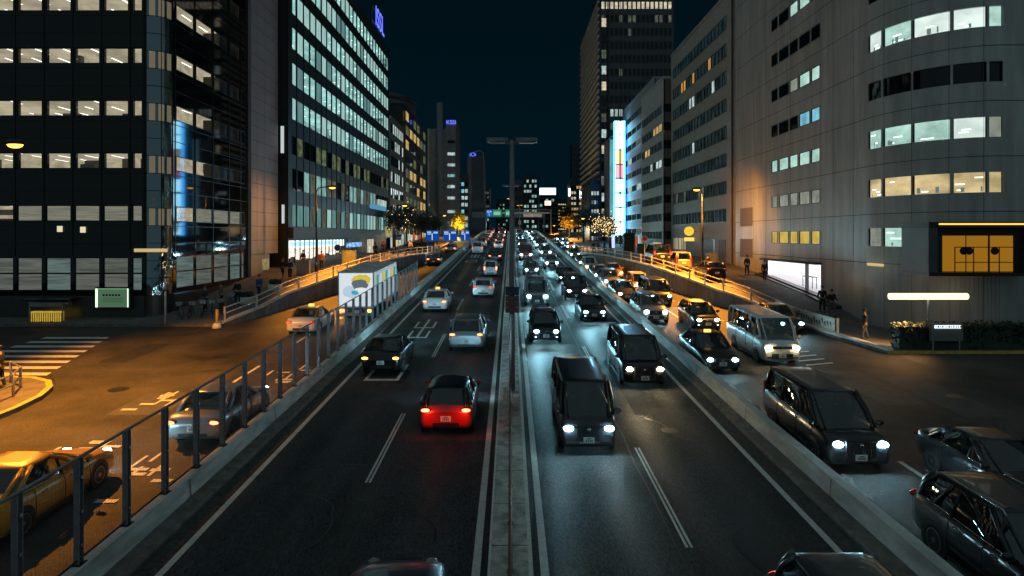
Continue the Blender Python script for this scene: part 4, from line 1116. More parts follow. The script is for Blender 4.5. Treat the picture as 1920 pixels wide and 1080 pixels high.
mb = MB(); mb.box(x0+4, x1-1.2, 231.9, 232, z0+.25, z1-.25, emat("bridge_panel", (.45, .34, .28), .55, False, .5, (.6, 1, 1))); put(mb, "lit_panel", t)
t = thing("direction_sign", "three blue direction signs on one post frame left of the far left lanes", "sign", (-11, 118, zr(118)))
for i, (xa, xb) in enumerate(((799.5, 822.5), (831, 856.5), (863.5, 880.5))): signp(t, xa, xb, 432, 451.5, 118, M_sb2, 20+i)
mb = MB(); xa, zz = gpos(797, 442, 118); xb, _ = gpos(882, 442, 118); mb.box(xa, xb, 118.1, 118.2, zz-.05, zz+.05, M_dkmetal)
for xp in (800, 843, 881): xx, _ = gpos(xp, 442, 118); mb.tube([(xx, 118.2, zr(118)), (xx, 118.2, zz+.9)], .08, M_dkmetal, 6)
put(mb, "frame", t)

# ---------------------------------------------------------------- street lamps
def point(name, loc, e, color, parent=None, spot=None, rot=None, size=.12, blend=.5):
    l_ = bpy.data.lights.new(name, 'SPOT' if spot else 'POINT'); l_.energy = e; l_.color = color; l_.shadow_soft_size = size
    if spot: l_.spot_size = math.radians(spot); l_.spot_blend = blend
    o = bpy.data.objects.new(name, l_); COL.objects.link(o); o.location = loc
    if rot: o.rotation_euler = rot
    if parent: local(o, parent)
    return o
SOD = (1.0, 0.345, 0.03)
def sodium(label, x, y, zt, side, e, arm=1.2, base=None, wall_glow=0, aim=None, wx=.8, tilt=0, group="orange street lamps"):
    zb = zs(y) if base is None else base
    t = thing("street_lamp", label, "street lamp", (x, y, zb), group=group)
    mb = MB(); mb.tube([(x, y, zb), (x, y, zt-.4)], .11, M_dkmetal, 10, .06)
    mb.tube([(x, y, zt-.4), (x-side*.15, y, zt-.1), (x-side*.5, y, zt), (x-side*arm, y, zt+.05)], .05, M_dkmetal, 8); mb.tube([(x, y, zb), (x, y, zb+.9)], .15, M_dkmetal, 10); put(mb, "pole", t)
    mb = MB(); mb.ball((x-side*(arm+.25), y, zt+.06), .42, .18, .12, M_dkmetal, 12, 6); put(mb, "lamp_head", t)
    mb = MB(); mb.ball((x-side*(arm+.25), y, zt-.03), .30, .14, .13, E_sodium, 12, 6); put(mb, "lamp_lens", t)
    lx = x-side*(arm+.25)
    o = point("lamp_light", (lx, y, zt-.35), e*1.9, SOD, None, 90, (0, math.radians(tilt), 0), blend=.45)
    o.scale = (wx, 2.6, 1); local(o, t)
    if wall_glow:
        v = Vector(aim)-Vector((lx, y, zt-.3)); point("lamp_glow", (lx, y, zt-.3), wall_glow, SOD, t, 125, v.to_track_quat('-Z', 'Y').to_euler(), blend=1.0)
    return t
sodium("orange street lamp in front of the long glass office, nearest on the left pavement", -17.6, 60, 11.8, -1, 9000, base=zs(60), wall_glow=1500, aim=(-22.35, 59.5, 6), tilt=-15, wx=.58)
sodium("orange street lamp second along the left pavement", -15.2, 86, 11.35, -1, 3000)
sodium("orange street lamp third along the left pavement, before the yellow tree", -14.4, 130, 11.4, -1, 2200)
sodium("orange street lamp in front of the beige tiled building, nearest on the right pavement", 16.75, 57.7, 11.45, 1, 15000, arm=.25, wall_glow=3200, aim=(22.4, 62.0, 6.2), wx=.66, tilt=15)
sodium("orange street lamp second along the right pavement beyond the fairy-lit trees", 14.4, 118, 10.5, 1, 2400)
sodium("orange street lamp third along the right pavement", 15.4, 150, 10.9, 1, 1800)
sodium("bright orange lamp at the far right bend where the side road vanishes", 13.9, 188, 10.3, 1, 2500)
# lamp over the near left junction (its head shows at the left edge of the frame)
sodium("orange street lamp whose glowing head sits at the left edge, over the junction", -20.6, 24.5, 10.8, -1, 7400, arm=2.0, base=zr(24.5)+.16, wx=1.0, tilt=-7)
point("tree_fill", (13.6, 157, zs(157)+2), 1800, (1, .6, .15), bpy.data.objects['street_lamp'])  # point light without a fixture, added to brighten the orange tree
o = point("side_road_fill", (21.2, 34.6, 3.95), 900, (1, .50, .16), None, 130, (0, math.radians(52), 0), blend=1.0, size=.5); local(o, bpy.data.objects['reflected_bar'])  # amber fill added for the right side road
# tall twin lamps on the median, not lit
def twin(label, y, top=10.05, base_h=.25, lit=None, lab_group="twin lamps on the median", x=0.0, armw=.85):
    zb, zt = zr(y)+base_h, zr(y)+top
    t = thing("median_lamp", label, "street lamp", (x, y, zb), group=lab_group)
    mb = MB(); mb.tube([(x+.06, y, zb), (x+.06, y, zt)], .13, M_post, 12, .085); mb.box(x-.2, x+.32, y-.2, y+.2, zb, zb+.05, M_steel); mb.tube([(x+.06, y, zt-.12), (x-.2, y, zt-.12)], .05, M_post, 6); mb.tube([(x+.06, y, zt-.12), (x+.35, y, zt-.12)], .05, M_post, 6); put(mb, "pole", t)
    for s_ in (-1, 1):
        mb = MB(); cx = x+.06+s_*(.15+armw/2)
        mb.loft([[(cx+s_*a, y+b, zt-.10+.02*i-.0) for a, b in ((-armw/2, -.1), (armw/2-.05, -.15), (armw/2, 0), (armw/2-.05, .15), (-armw/2, .1))] for i in range(0, 10, 3)], M_post if not lit else M_dkmetal); mb.box(cx-.3, cx+.3, y-.1, y+.1, zt-.135, zt-.102, lit or M_white_rail); put(mb, "lamp_head", t)
    return t
twin("tall grey unlit twin street lamp on the median, nearest the camera", 25.8)
twin("tall grey unlit twin street lamp on the median, behind the nearest one", 78)
twin("orange lit twin lamp farther along the median", 128, 9.3, lit=E_sodium, armw=.55)
twin("smaller orange lit twin lamp far along the median", 176, 8.2, lit=E_sodium, x=2.4, armw=.6)
# junction box and brackets on the nearest lamp
t = thing("median_sign", "box sign with dark blue and reddish brown plates on the nearest median pole", "sign", (.06, 25.6, zr(25.7)+3))
y = 25.55; hb = zr(25.8)
mb = MB(); mb.box(-.19, .33, y-.06, y, hb+4.02, hb+4.35, mat("plate_blue", (.02, .05, .09), .5)); put(mb, "top_plate", t)
for i in range(3):
    mb = MB(); mb.box(-.19, .33, y-.06, y, hb+3.35+.22*i, hb+3.55+.22*i, mat("plate_brown", (.14, .08, .08), .6)); put(mb, "plate", t)
mb = MB(); mb.box(-.02, .14, y, y+.1, hb+3.3, hb+4.3, M_dkmetal); put(mb, "bracket", t)
t = thing("junction_box", "small white metal boxes at the foot of the nearest median pole", "box", (-.2, 25, hb+.3))
mb = MB(); mb.box(-.26, -.12, 24.2, 24.5, zr(24.2)+.25, zr(24.2)+.85, M_white_rail); mb.box(.12, .30, 23.8, 24.1, zr(24)+.25, zr(24)+.6, M_white_rail); mb.box(-.32, -.05, 23.9, 24.0, zr(24)+.25, zr(24)+.36, M_white_rail); put(mb, "box", t)

# ---------------------------------------------------------------- trees
def tree(name, label, x, y, zb, h, cr, n, mleaf, seed, lights=0, group=None, leaf=.16, trunk_h=.4):
    r = random.Random(seed); t = thing(name, label, "tree", (x, y, zb), group=group)
    mt = mat("bark", (.06, .05, .04), .9, var=.3, vscale=6)
    mb = MB(); top = zb+h*.75; mb.tube([(x, y, zb), (x+.05*h*.1, y, zb+h*trunk_h), (x, y+.05, top)], .03*h+.03, mt, 8, .02)
    tips = []
    for i in range(9):
        a = i*2.4+r.random(); z0 = zb+h*(trunk_h+.05+.05*i*.8); L = cr*r.uniform(.6, .95)
        p1 = Vector((x, y, z0)); p2 = p1+Vector((math.cos(a)*L*.5, math.sin(a)*L*.5, h*.10)); p3 = p1+Vector((math.cos(a)*L, math.sin(a)*L, h*r.uniform(.12, .28)))
        mb.tube([p1, p2, p3], .012*h, mt, 5, .008); tips += [p2, p3, (p2+p3)/2]
    put(mb, "trunk", t)
    tips.append(Vector((x, y, zb+h*.9))); tips.append(Vector((x+.2, y, zb+h*.8)))
    mb = MB(); ml = MB()
    for i in range(n):
        c = r.choice(tips)+Vector((r.gauss(0, cr*.22), r.gauss(0, cr*.22), r.gauss(0, h*.07)))
        u = Vector((r.gauss(0, 1), r.gauss(0, 1), r.gauss(0, 1))).normalized()*leaf*r.uniform(.6, 1.3); w = u.orthogonal()*.6
        mb.face([c+u, c+w, c-u, c-w], mleaf)
    put(mb, "crown", t)
    if lights:
        for i in range(lights):
            c = r.choice(tips)+Vector((r.gauss(0, cr*.25), r.gauss(0, cr*.25), r.gauss(0, h*.1)))
            ml.ball(c, .06, .06, .06, E_fairy, 5, 3)
        put(ml, "fairy_lights", t)
    return t
M_yleaf = mat("ginkgo_leaf", (.42, .28, .02), .6, emit=None)
tree("street_tree", "bright yellow ginkgo lit by a lamp at the far left of the road", -12.9, 165, zs(165), 6.3, 1.6, 1600, M_yleaf, 1, leaf=.2, trunk_h=.25)
point("tree_fill", (-12.7, 161.5, zs(162)+2.2), 2400, (1, .75, .2), bpy.data.objects["street_tree"])  # added point light with no fixture, brightens the ginkgo
tree("street_tree", "orange lit tree beside the bright far lamp on the right", 14.2, 160, zs(160), 5.2, 1.9, 1500, mat("autumn_leaf", (.32, .18, .02), .6), 2, leaf=.22)
for i, (x, y) in enumerate(((15.9, 119), (17.3, 114), (18.2, 121))):
    tree("street_tree", ["fairy-lit tree nearest the far right lamp, left of three", "fairy-lit tree in the middle of three before the neon sign", "fairy-lit tree right of three, closest to the neon sign"][i], x, y, zs(y), 5.4, 1.3, 700, M_leafd, 30+i, 150, group="fairy-lit trees")
for i, (x, y, h) in enumerate(((-19.2, 122, 7.5), (-17.2, 128, 6), (-15.5, 134, 5.2), (-19.6, 112, 6.8))):
    tree("street_tree", ["dark street tree in front of the white-windowed block on the left", "dark street tree behind the blue direction signs", "low dark street tree right of the blue direction signs", "dark street tree by the end of the long glass office"][i], x, y, zs(y), h, 1.9, 1800, M_leafd, 50+i, 26 if i in (0, 3) else 8, group="dark street trees on the left")
for i, (x, y, h) in enumerate(((15.5, 140, 7), (14.6, 170, 7.5), (18.5, 139, 6))):
    tree("street_tree", ["dark street tree beyond the fairy-lit trees", "dark street tree far down the right pavement", "dark street tree at the foot of the tall tower"][i], x, y, zs(y), h, 2.0, 1600, M_leafd, 70+i, 0, group="dark street trees on the right")
hedge("shrub_bed", -17.5, -13.4, 108, 117, zs(112), zs(112)+1.3, 3000, "dark shrubs under the blue direction signs", 19)
hedge("shrub_bed", 17.2, 19.0, 100.5, 102, zs(101), zs(101)+3.0, 900, "dark clipped shrub by the grey banded block's entrance", 29)

# ---------------------------------------------------------------- small things on the left corner
t = thing("lit_sign", "green edged lit sign board on the granite foot of the black corner building", "sign", (-25.7, 42.4, 2.6))
def px2(xp, yp, D): return ((xp-957)*D/FPX, CAM_H+(442-yp)*D/FPX)
xa, za = px2(180, 576, 42.4); xb, zb = px2(241, 541, 42.4)
mb = MB(); mb.box(xa-.08, xb+.08, 42.42, 42.7, za-.08, zb+.08, M_dkmetal); put(mb, "frame", t)
mb = MB(); mb.box(xa, xb, 42.38, 42.42, za, zb, emat("green_sign", (.10, .22, .12), .55)); put(mb, "panel", t)
mb = MB(); mb.box(xa, xa+.12, 42.34, 42.38, za, zb, emat("green_edge", (.75, 1.0, .7), 1.5)); mb.box(xb-.05, xb, 42.34, 42.38, za, zb, MATS["green_edge"]); mb.box(xa+.12, xb-.05, 42.34, 42.38, zb-.04, zb, emat("green_edge_dim", (.2, .5, .2), .8)); put(mb, "edge_light", t)
mb = MB()
for i in range(6): mb.box(xa+.45+i*.2, xa+.57+i*.2, 42.35, 42.38, zb-.48, zb-.36, M_dkmetal)
for j in range(3): mb.box(xa+.45, xb-.3, 42.35, 42.38, zb-.62-.12*j, zb-.60-.12*j, M_dkmetal)
put(mb, "letters", t)
t = thing("kiosk", "small shelter with three yellow lit panels at the left edge behind the crosswalk", "kiosk", (-30.5, 41.8, 1.8))
for (p0, p1) in ((58, 75), (79, 94), (98, 114)):
    a, z0 = px2(p0, 612, 41.8); b, z1 = px2(p1, 584, 41.8)
    mb = MB(); mb.box(a, b, 41.8, 42.1, z0, z1, emat("kiosk_yellow", (.62, .42, .05), .75, True, .3, (4, 4, 2))); put(mb, "panel", t)
a, z0 = px2(54, 616, 41.7); b, z1 = px2(118, 575, 41.7)
mb = MB(); mb.box(a, b, 41.7, 42.6, z1, z1+.28, M_steel); mb.box(a-.2, b+.5, 41.3, 42.7, z1+.4, z1+.5, M_dkmetal)
for x in (a, b-.06): mb.box(x, x+.06, 41.7, 41.76, 1.7, z1, M_steel)
i = a
while i < b: mb.box(i, i+.03, 41.6, 41.63, 1.75, 2.55, M_dkmetal); i += .14
put(mb, "frame", t)
t = thing("sign_post", "thin pale post with a small cross plate in front of the black corner building", "post", (-21.3, 41.0, zr(41)))
x, z0 = px2(310, 607, 41.0); _, z1 = px2(310, 546, 41.0)
mb = MB(); mb.tube([(x, 41, z0), (x, 41, z1)], .06, M_white_rail, 8); put(mb, "post", t)
mb = MB(); mb.box(x-.2, x+.2, 40.97, 41.03, z1, z1+.1, M_dkmetal); put(mb, "plate", t)
t = thing("bollard", "yellow striped bollard on a concrete foot at the near end of the left pavement wall", "bollard", (-18.15, 41.0, zr(41)))
x = -18.1; zb = zr(40.8)
mb = MB(); mb.tube([(x, 40.8, zb+.25), (x, 40.8, zb+1.15)], .09, mat("bollard_yellow", (.6, .38, .05), .5), 10); put(mb, "post", t)
mb = MB(); mb.tube([(x, 40.8, zb), (x, 40.8, zb+.3)], .32, M_conc, 10, .2); put(mb, "foot", t)

def bicycle(label, x, y, zb, rz, col, group):
    t = thing("bicycle", label, "bicycle", (x, y, zb), group=group)
    parts = []
    def w(c):
        mb = MB(); pts = [(0, c+.33*math.cos(a), .33+.33*math.sin(a)) for a in [i*math.pi/8 for i in range(17)]]; mb.tube(pts, .022, M_black, 5, caps=False)
        for i in range(6): mb.tube([(0, c, .33), (0, c+.32*math.cos(i*1.05), .33+.32*math.sin(i*1.05))], .004, M_steel, 3)
        return mb
    for c in (-.52, .52): parts.append(("wheel", w(c)))
    mb = MB()
    for a, b in (((0, -.52, .33), (0, -.15, .3)), ((0, -.15, .3), (0, -.28, .78)), ((0, -.52, .33), (0, -.28, .78)), ((0, -.15, .3), (0, .34, .72)), ((0, -.26, .72), (0, .32, .8)), ((0, .52, .33), (0, .30, .95))): mb.tube([a, b], .02, col, 6)
    parts.append(("frame", mb))
    mb = MB(); mb.tube([(-.27, .18, 1.0), (-.1, .3, .98), (.1, .3, .98), (.27, .18, 1.0)], .016, M_steel, 6); parts.append(("handlebar", mb))
    mb = MB(); mb.ball((0, -.3, .84), .08, .15, .04, M_black, 10, 6); parts.append(("saddle", mb))
    mb = MB(); mb.box(-.17, .17, .38, .66, .78, .80, M_steel)
    for (a, b) in ((-.17, .38), (.15, .38), (-.17, .64), (.15, .64)): mb.box(a, a+.02, b, b+.02, .8, 1.02, M_steel)
    mb.box(-.17, .17, .38, .395, .8, 1.02, M_steel); mb.box(-.17, .17, .645, .66, .8, 1.02, M_steel); parts.append(("basket", mb))
    for nm, q in parts:
        o = q.build(nm, t)
    t.rotation_euler = (0, 0, rz)
    return t
bc = [mat("bike_blue", (.03, .08, .22), .35, .3), mat("bike_dark", (.03, .035, .04), .35, .4), mat("bike_silver", (.3, .32, .34), .3, .6)]
for i, (x, y, c) in enumerate(((-20.6, 42.6, 1), (-20.0, 42.9, 2), (-19.4, 43.0, 0), (-18.9, 43.3, 1), (-21.2, 42.5, 2), (-18.8, 44.8, 0))):
    bicycle(["dark bicycle parked second from the left in the row on the left corner", "silver bicycle in the middle of the row on the left corner", "blue bicycle right of the silver one on the left corner", "dark bicycle at the right end of the row on the left corner", "silver bicycle at the left end of the row on the left corner", "blue bicycle standing behind the row by the guard rail"][i], x, y, zs(y), .25+.1*i, bc[c], "bicycles parked on the left corner")

# ---------------------------------------------------------------- cabinets, small signs and poles on the pavements
def cabinet(label, x, y, w, h, m):
    t = thing("utility_cabinet", label, "cabinet", (x, y, zs(y)), group="utility cabinets")
    mb = MB(); mb.box(x-w/2, x+w/2, y-.2, y+.2, zs(y), zs(y)+h, m); mb.box(x-w/2-.03, x+w/2+.03, y-.23, y+.23, zs(y)+h, zs(y)+h+.04, m); put(mb, "case", t)
    mb = MB(); mb.box(x-w/2+.05, x-.01, y-.215, y-.2, zs(y)+.1, zs(y)+h-.08, m); put(mb, "door", t)
    mb = MB(); mb.box(x+.01, x+w/2-.05, y-.215, y-.2, zs(y)+.1, zs(y)+h-.08, m); put(mb, "door", t)
mg = mat("cabinet_green", (.10, .12, .10), .5, var=.2); mgr = mat("cabinet_grey", (.22, .22, .21), .5, var=.2)
cabinet("grey utility cabinet on the left pavement before the shop", -18.2, 58.2, 1.1, 1.3, mgr)
cabinet("dark green utility cabinet beside the shop windows on the left pavement", -16.2, 66.5, 1.4, 1.4, mg)
cabinet("grey utility cabinet by the beige tiled building on the right", 19.6, 64.5, 1.0, 1.3, mgr)
cabinet("dark green utility cabinet near the grey banded block on the right", 17.8, 90, 1.2, 1.3, mg)
def rsign(label, x, y, h, c, kind='round'):
    z = zs(y); t = thing("traffic_sign", label, "traffic sign", (x, y, z), group="small traffic signs")
    mb = MB(); mb.tube([(x, y, z), (x, y, z+h)], .035, M_steel, 8); put(mb, "post", t)
    mb = MB()
    if kind == 'round': mb.cyl((x, y-.06, z+h-.3), (0, 1, 0), .3, .02, M_white_rail, 20); mb.cyl((x, y-.075, z+h-.3), (0, 1, 0), .25, .012, c, 20)
    else: mb.box(x-.3, x+.3, y-.07, y-.05, z+h-.7, z+h-.05, c); mb.box(x-.2, x+.2, y-.075, y-.07, z+h-.5, z+h-.42, M_white_rail)
    put(mb, "plate", t)
sb_ = mat("sign_blue_paint", (.01, .06, .30), .4); sr_ = mat("sign_red_paint", (.40, .02, .02), .4)
rsign("round blue traffic sign on a post above the left stone wall", -15.3, 58.6, 2.7, sb_)
rsign("square blue traffic sign farther along the left guard rail", -13.2, 78, 2.7, sb_, 'square')
rsign("round red traffic sign on a post behind the right guard rail", 13.9, 68.5, 2.8, sr_)
rsign("square blue traffic sign by the right guard rail near the bulge", 11.9, 88, 2.7, sb_, 'square')
for i, (x, y) in enumerate(((-17.2, 46.2), (-16.7, 50.5))):
    t = thing("planter", ["low concrete planter by the near left guard rail", "second low concrete planter along the left guard rail"][i], "planter", (x-1.2, y, zs(y)), group="planters")
    mb = MB(); mb.box(x-1.7, x-.8, y-.35, y+.35, zs(y)-.02, zs(y)+.45, M_conc); put(mb, "trough", t)
    mb = MB(); rq2 = random.Random(i)
    for k in range(160):
        c = Vector((x-1.25+rq2.uniform(-.4, .4), y+rq2.uniform(-.3, .3), zs(y)+.45+rq2.uniform(0, .35))); u = Vector((rq2.gauss(0, 1), rq2.gauss(0, 1), rq2.gauss(0, 1))).normalized()*.07; w = u.orthogonal()
        mb.face([c+u, c+w, c-u, c-w], M_leafd)
    put(mb, "shrub", t)
# ---------------------------------------------------------------- vehicles
# stations of the lower body: (y, half width share, bottom, top); cabin: (y at belt rear, y at roof rear, y at roof front, y at belt front)
TYPES = {
 'sedan': dict(L=4.6, W=1.78, H=1.45, st=[(-2.3,.78,.42,.70),(-2.24,.90,.30,.90),(-2.05,.97,.24,1.0),(-1.5,1,.2,1.0),(-.6,1,.18,.95),(.6,1,.18,.93),(1.2,1,.19,.91),(1.8,.985,.2,.82),(2.12,.93,.22,.72),(2.26,.84,.28,.62),(2.3,.70,.36,.54)], cab=(-1.75,-.95,.05,1.05), wb=(-1.35,1.38), wr=.32, hl=(.62,2.12,.64,.17), tl='wide', tz=.82),
 'hatch': dict(L=4.1, W=1.72, H=1.5, st=[(-2.05,.80,.42,.80),(-2.0,.92,.30,1.0),(-1.8,.98,.24,1.03),(-1.2,1,.2,1.0),(.5,1,.18,.96),(1.1,1,.19,.94),(1.6,.98,.2,.84),(1.9,.92,.22,.74),(2.02,.82,.28,.62),(2.05,.68,.36,.55)], cab=(-1.98,-1.6,.1,1.1), wb=(-1.25,1.25), wr=.31, hl=(.62,1.90,.70,.17), tl='wide', tz=.90),
 'suv': dict(L=4.6, W=1.84, H=1.68, st=[(-2.3,.82,.48,.85),(-2.25,.93,.36,1.08),(-2.0,.98,.28,1.12),(-1.3,1,.25,1.1),(.5,1,.23,1.06),(1.1,1,.24,1.05),(1.7,.99,.25,.99),(2.1,.94,.28,.90),(2.26,.86,.34,.76),(2.3,.72,.42,.66)], cab=(-2.2,-1.85,.15,1.05), wb=(-1.35,1.38), wr=.36, hl=(.64,2.14,.82,.17), tl='wide', tz=.98),
 'minivan': dict(L=4.9, W=1.84, H=1.90, st=[(-2.45,.84,.42,.95),(-2.42,.94,.30,1.14),(-2.2,.98,.24,1.16),(-1.3,1,.2,1.14),(.8,1,.18,1.10),(1.5,1,.19,1.08),(2.0,.98,.2,1.0),(2.3,.94,.22,.90),(2.42,.88,.26,.74),(2.45,.76,.36,.6)], cab=(-2.38,-2.25,.85,1.85), wb=(-1.5,1.5), wr=.34, hl=(.68,2.30,.82,.18), tl='tall', tz=1.05),
 'van': dict(L=4.8, W=1.70, H=1.98, st=[(-2.4,.90,.38,1.05),(-2.38,.96,.28,1.18),(-2.2,1,.22,1.2),(-1.3,1,.2,1.2),(1.0,1,.2,1.18),(1.7,1,.2,1.16),(2.1,.98,.2,1.12),(2.3,.94,.22,1.02),(2.38,.90,.26,.8),(2.4,.82,.34,.62)], cab=(-2.34,-2.26,1.45,2.22), wb=(-1.2,1.55), wr=.32, hl=(.72,2.26,.80,.19), tl='tall', tz=.95),
 'kei': dict(L=3.4, W=1.48, H=1.72, st=[(-1.7,.84,.40,.9),(-1.67,.94,.28,1.04),(-1.5,.98,.22,1.05),(-.8,1,.2,1.02),(.5,1,.18,1.0),(.95,1,.19,.99),(1.35,.98,.2,.9),(1.6,.92,.22,.8),(1.68,.84,.28,.66),(1.7,.7,.36,.56)], cab=(-1.64,-1.5,.35,1.05), wb=(-1.15,1.2), wr=.27, hl=(.64,1.56,.76,.15), tl='tall', tz=.9),
 'longvan': None, 'truck': None }
TYPES['longvan'] = dict(TYPES['van'], L=5.4, W=1.82, H=2.15, st=[(y*1.125, a, b, c*1.05) for y, a, b, c in TYPES['van']['st']], cab=(-2.62, -2.54, 1.7, 2.5), wb=(-1.4, 1.75), hl=(.72, 2.55, .84, .19))
def paint(nm, c, r=.28, metal=.2): return mat("paint_"+nm, c, r, metal, coat=.45, var=.05, vscale=2)
PAINT = {'black': paint('black', (.008, .009, .011)), 'white': paint('white', (.80, .80, .79), .3, 0), 'silver': paint('silver', (.30, .31, .33), .3, .5), 'grey': paint('grey', (.07, .075, .085), .3, .5),
         'red': paint('red', (.42, .022, .014)), 'pearl': paint('pearl', (.50, .42, .37), .3, .1), 'yellow': paint('yellow', (.50, .26, .02), .3, 0), 'dgrey': paint('charcoal', (.025, .028, .034), .28, .3), 'navy': paint('navy', (.01, .02, .06)), 'wine': paint('wine', (.05, .006, .010)), 'gold': paint('beige', (.25, .20, .14), .3, .3), 'pink': paint('rose', (.40, .15, .13), .3, 0), 'green': paint('green', (.02, .10, .04))}
M_cglass = glass_mat("car_glass", (.30, .34, .35), .10)
M_trim = mat("black_trim", (.012, .012, .013), .5)
M_rim = mat("alloy_rim", (.30, .31, .33), .3, .8)
M_chrome = mat("chrome", (.55, .56, .58), .15, 1.0)
M_plate = mat("number_plate", (.72, .72, .68), .5)
E_head = emat("headlamp_cool", (.50, .88, 1.0), 130.0, False); E_headw = emat("headlamp_warm", (1.0, .74, .36), 80.0, False)
E_tail = emat("tail_lamp", (1.0, .05, .02), 3.5, False); E_brake = emat("brake_lamp", (1.0, .11, .04), 11.0, False); E_ind = emat("indicator_lamp", (1.0, .34, .04), 9.0, False); E_foga = emat("fog_lamp_cool", (.3, .75, 1.0), 6.0, False)
M_lampoff = mat("lamp_glass", (.25, .27, .28), .1, .2)
M_tailoff = mat("tail_glass", (.25, .01, .01), .2)

PROTO = {}
def car_meshes(kind):
    if kind in PROTO: return PROTO[kind]
    T = TYPES[kind]; hw = T['W']/2; H = T['H']; st = T['st']; out = {}
    def zt(y): return interp([(a, d) for a, b, c, d in st], y)
    def sw(y): return interp([(a, b) for a, b, c, d in st], y)*hw
    SLOT = PAINT['black']
    # denser stations for a round body
    mb = MB(); rings = []
    for (ya, ba, ca, da), (yb, bb, cb, db) in zip(st, st[1:]+[st[-1]]):
        n = 2 if yb-ya > .4 else 1
        for q in range(n):
            f = q/n; y, b, c, d = ya+(yb-ya)*f, ba+(bb-ba)*f, ca+(cb-ca)*f, da+(db-da)*f
            w = b*hw; h = d-c
            half = [(w*.86, c), (w*.95, c+h*.07), (w*.995, c+h*.30), (w, c+h*.52), (w*.985, c+h*.74), (w*.955, c+h*.90), (w*.88, d-.012), (w*.55, d+.018), (0, d+.03)]
            rings.append([(x, y, z) for x, z in half]+[(-x, y, z) for x, z in reversed(half[:-1])])
    mb.loft(rings, SLOT, True, True, True)
    mbB = mb
    # gaps between the doors, bonnet and bumpers
    def gap(y, k0=1, k1=7):
        b, c, d = [interp([(q[0], q[i]) for q in st], y) for i in (1, 2, 3)]; w = b*hw; h = d-c
        hf = [(w*.95, c+h*.07), (w*.995, c+h*.30), (w, c+h*.52), (w*.985, c+h*.74), (w*.955, c+h*.90), (w*.88, d-.012)]
        for s in (-1, 1): mb.tube([(s*x*1.004, y, z) for x, z in hf], .009, M_trim, 4)
    for y in ((-.95, .05, 1.0) if kind in ('sedan', 'hatch', 'suv', 'kei') else (-1.1, .35, 1.35)): gap(y)
    yb_ = T['cab'][3]+.12
    if kind not in ('van', 'longvan'): mb.tube([(-sw(yb_)*.86, yb_, zt(yb_)+.004), (0, yb_+.05, zt(yb_)+.032), (sw(yb_)*.86, yb_, zt(yb_)+.004)], .010, M_trim, 4)
    # cabin glass
    r0, r1, r2, r3 = T['cab']; wt = .93; wr = .86 if kind in ('van', 'longvan') else (.80 if kind in ('minivan', 'kei') else .74)
    def wb_(y): return sw(y)*.93
    rw = hw*wr; mb = MB(); zroof = H-.05
    ys = [r0, r0+(r3-r0)*.25, r0+(r3-r0)*.5, r0+(r3-r0)*.75, r3]
    base = [(-wb_(r0)*.86, r0), (-wb_(r0+.25), r0+.22), (-wb_(0), 0), (-wb_(r3-.3), r3-.28), (-wb_(r3)*.80, r3), (wb_(r3)*.80, r3), (wb_(r3-.3), r3-.28), (wb_(0), 0), (wb_(r0+.25), r0+.22), (wb_(r0)*.86, r0)]
    roof = [(-rw*.90, r1), (-rw, r1+.18), (-rw*1.02, (r1+r2)/2), (-rw, r2-.18), (-rw*.88, r2), (rw*.88, r2), (rw, r2-.18), (rw*1.02, (r1+r2)/2), (rw, r1+.18), (rw*.90, r1)]
    rg = []
    for f in (0, .5, 1.0):
        bow = 1+.10*math.sin(f*math.pi)*.35
        rg.append([((a[0]*(1-f)+b[0]*f)*bow, a[1]*(1-f)+b[1]*f+(.05*math.sin(f*math.pi))*(1 if a[1] > 1 else -1 if a[1] < -1 else 0), (zt(a[1])-.04)*(1-f)+zroof*f) for a, b in zip(base, roof)])
    mb.loft(rg, M_cglass, True, False, True); out['windows'] = mb.mesh('windows')
    # roof with crown
    mb = MB()
    rr_ = [[(x*1.02, y+(.03 if y > 0 else -.03), zroof-.05) for x, y in roof], [(x*1.0, y, zroof) for x, y in roof], [(x*.86, y*.93+(.0), H-.012) for x, y in roof], [(x*.5, y*.7, H) for x, y in roof]]
    mb.loft(rr_, SLOT, True, True, True)
    def pil(i, w=.05, dy=0):
        a, m_, b = [Vector(rg[k][i]) for k in range(3)]
        mb.tube([a*1.003, m_*1.004, b*1.002], w, SLOT, 5)
    for i in (0, 1, 3, 4, 5, 6, 8, 9): pil(i, .035 if i in (4, 5) else .055)
    for s in (-1, 1):
        for q in ((.0,) if kind in ('sedan', 'hatch', 'kei') else (-.9, .35)):
            y = q; mb.tube([(s*(wb_(y)+.01), y, zt(y)-.02), (s*(rw+.02), y*.96, zroof-.02)], .04, M_trim, 4)
        if kind in ('suv', 'hatch', 'longvan', 'van'):
            mb.tube([(s*(wb_(r0+.6)), r0+.75, zt(r0+.5)), (s*(rw+.02), r1+.75, zroof-.02)], .045, SLOT, 4)
    if kind in ('sedan', 'suv', 'van', 'longvan', 'hatch'):
        pass
    out['roof'] = mb.mesh('roof')
    # trim: grille, bumper mouth, sills, rear lower
    L2 = T['L']/2; mb = MB(); zf = T['hl'][2]
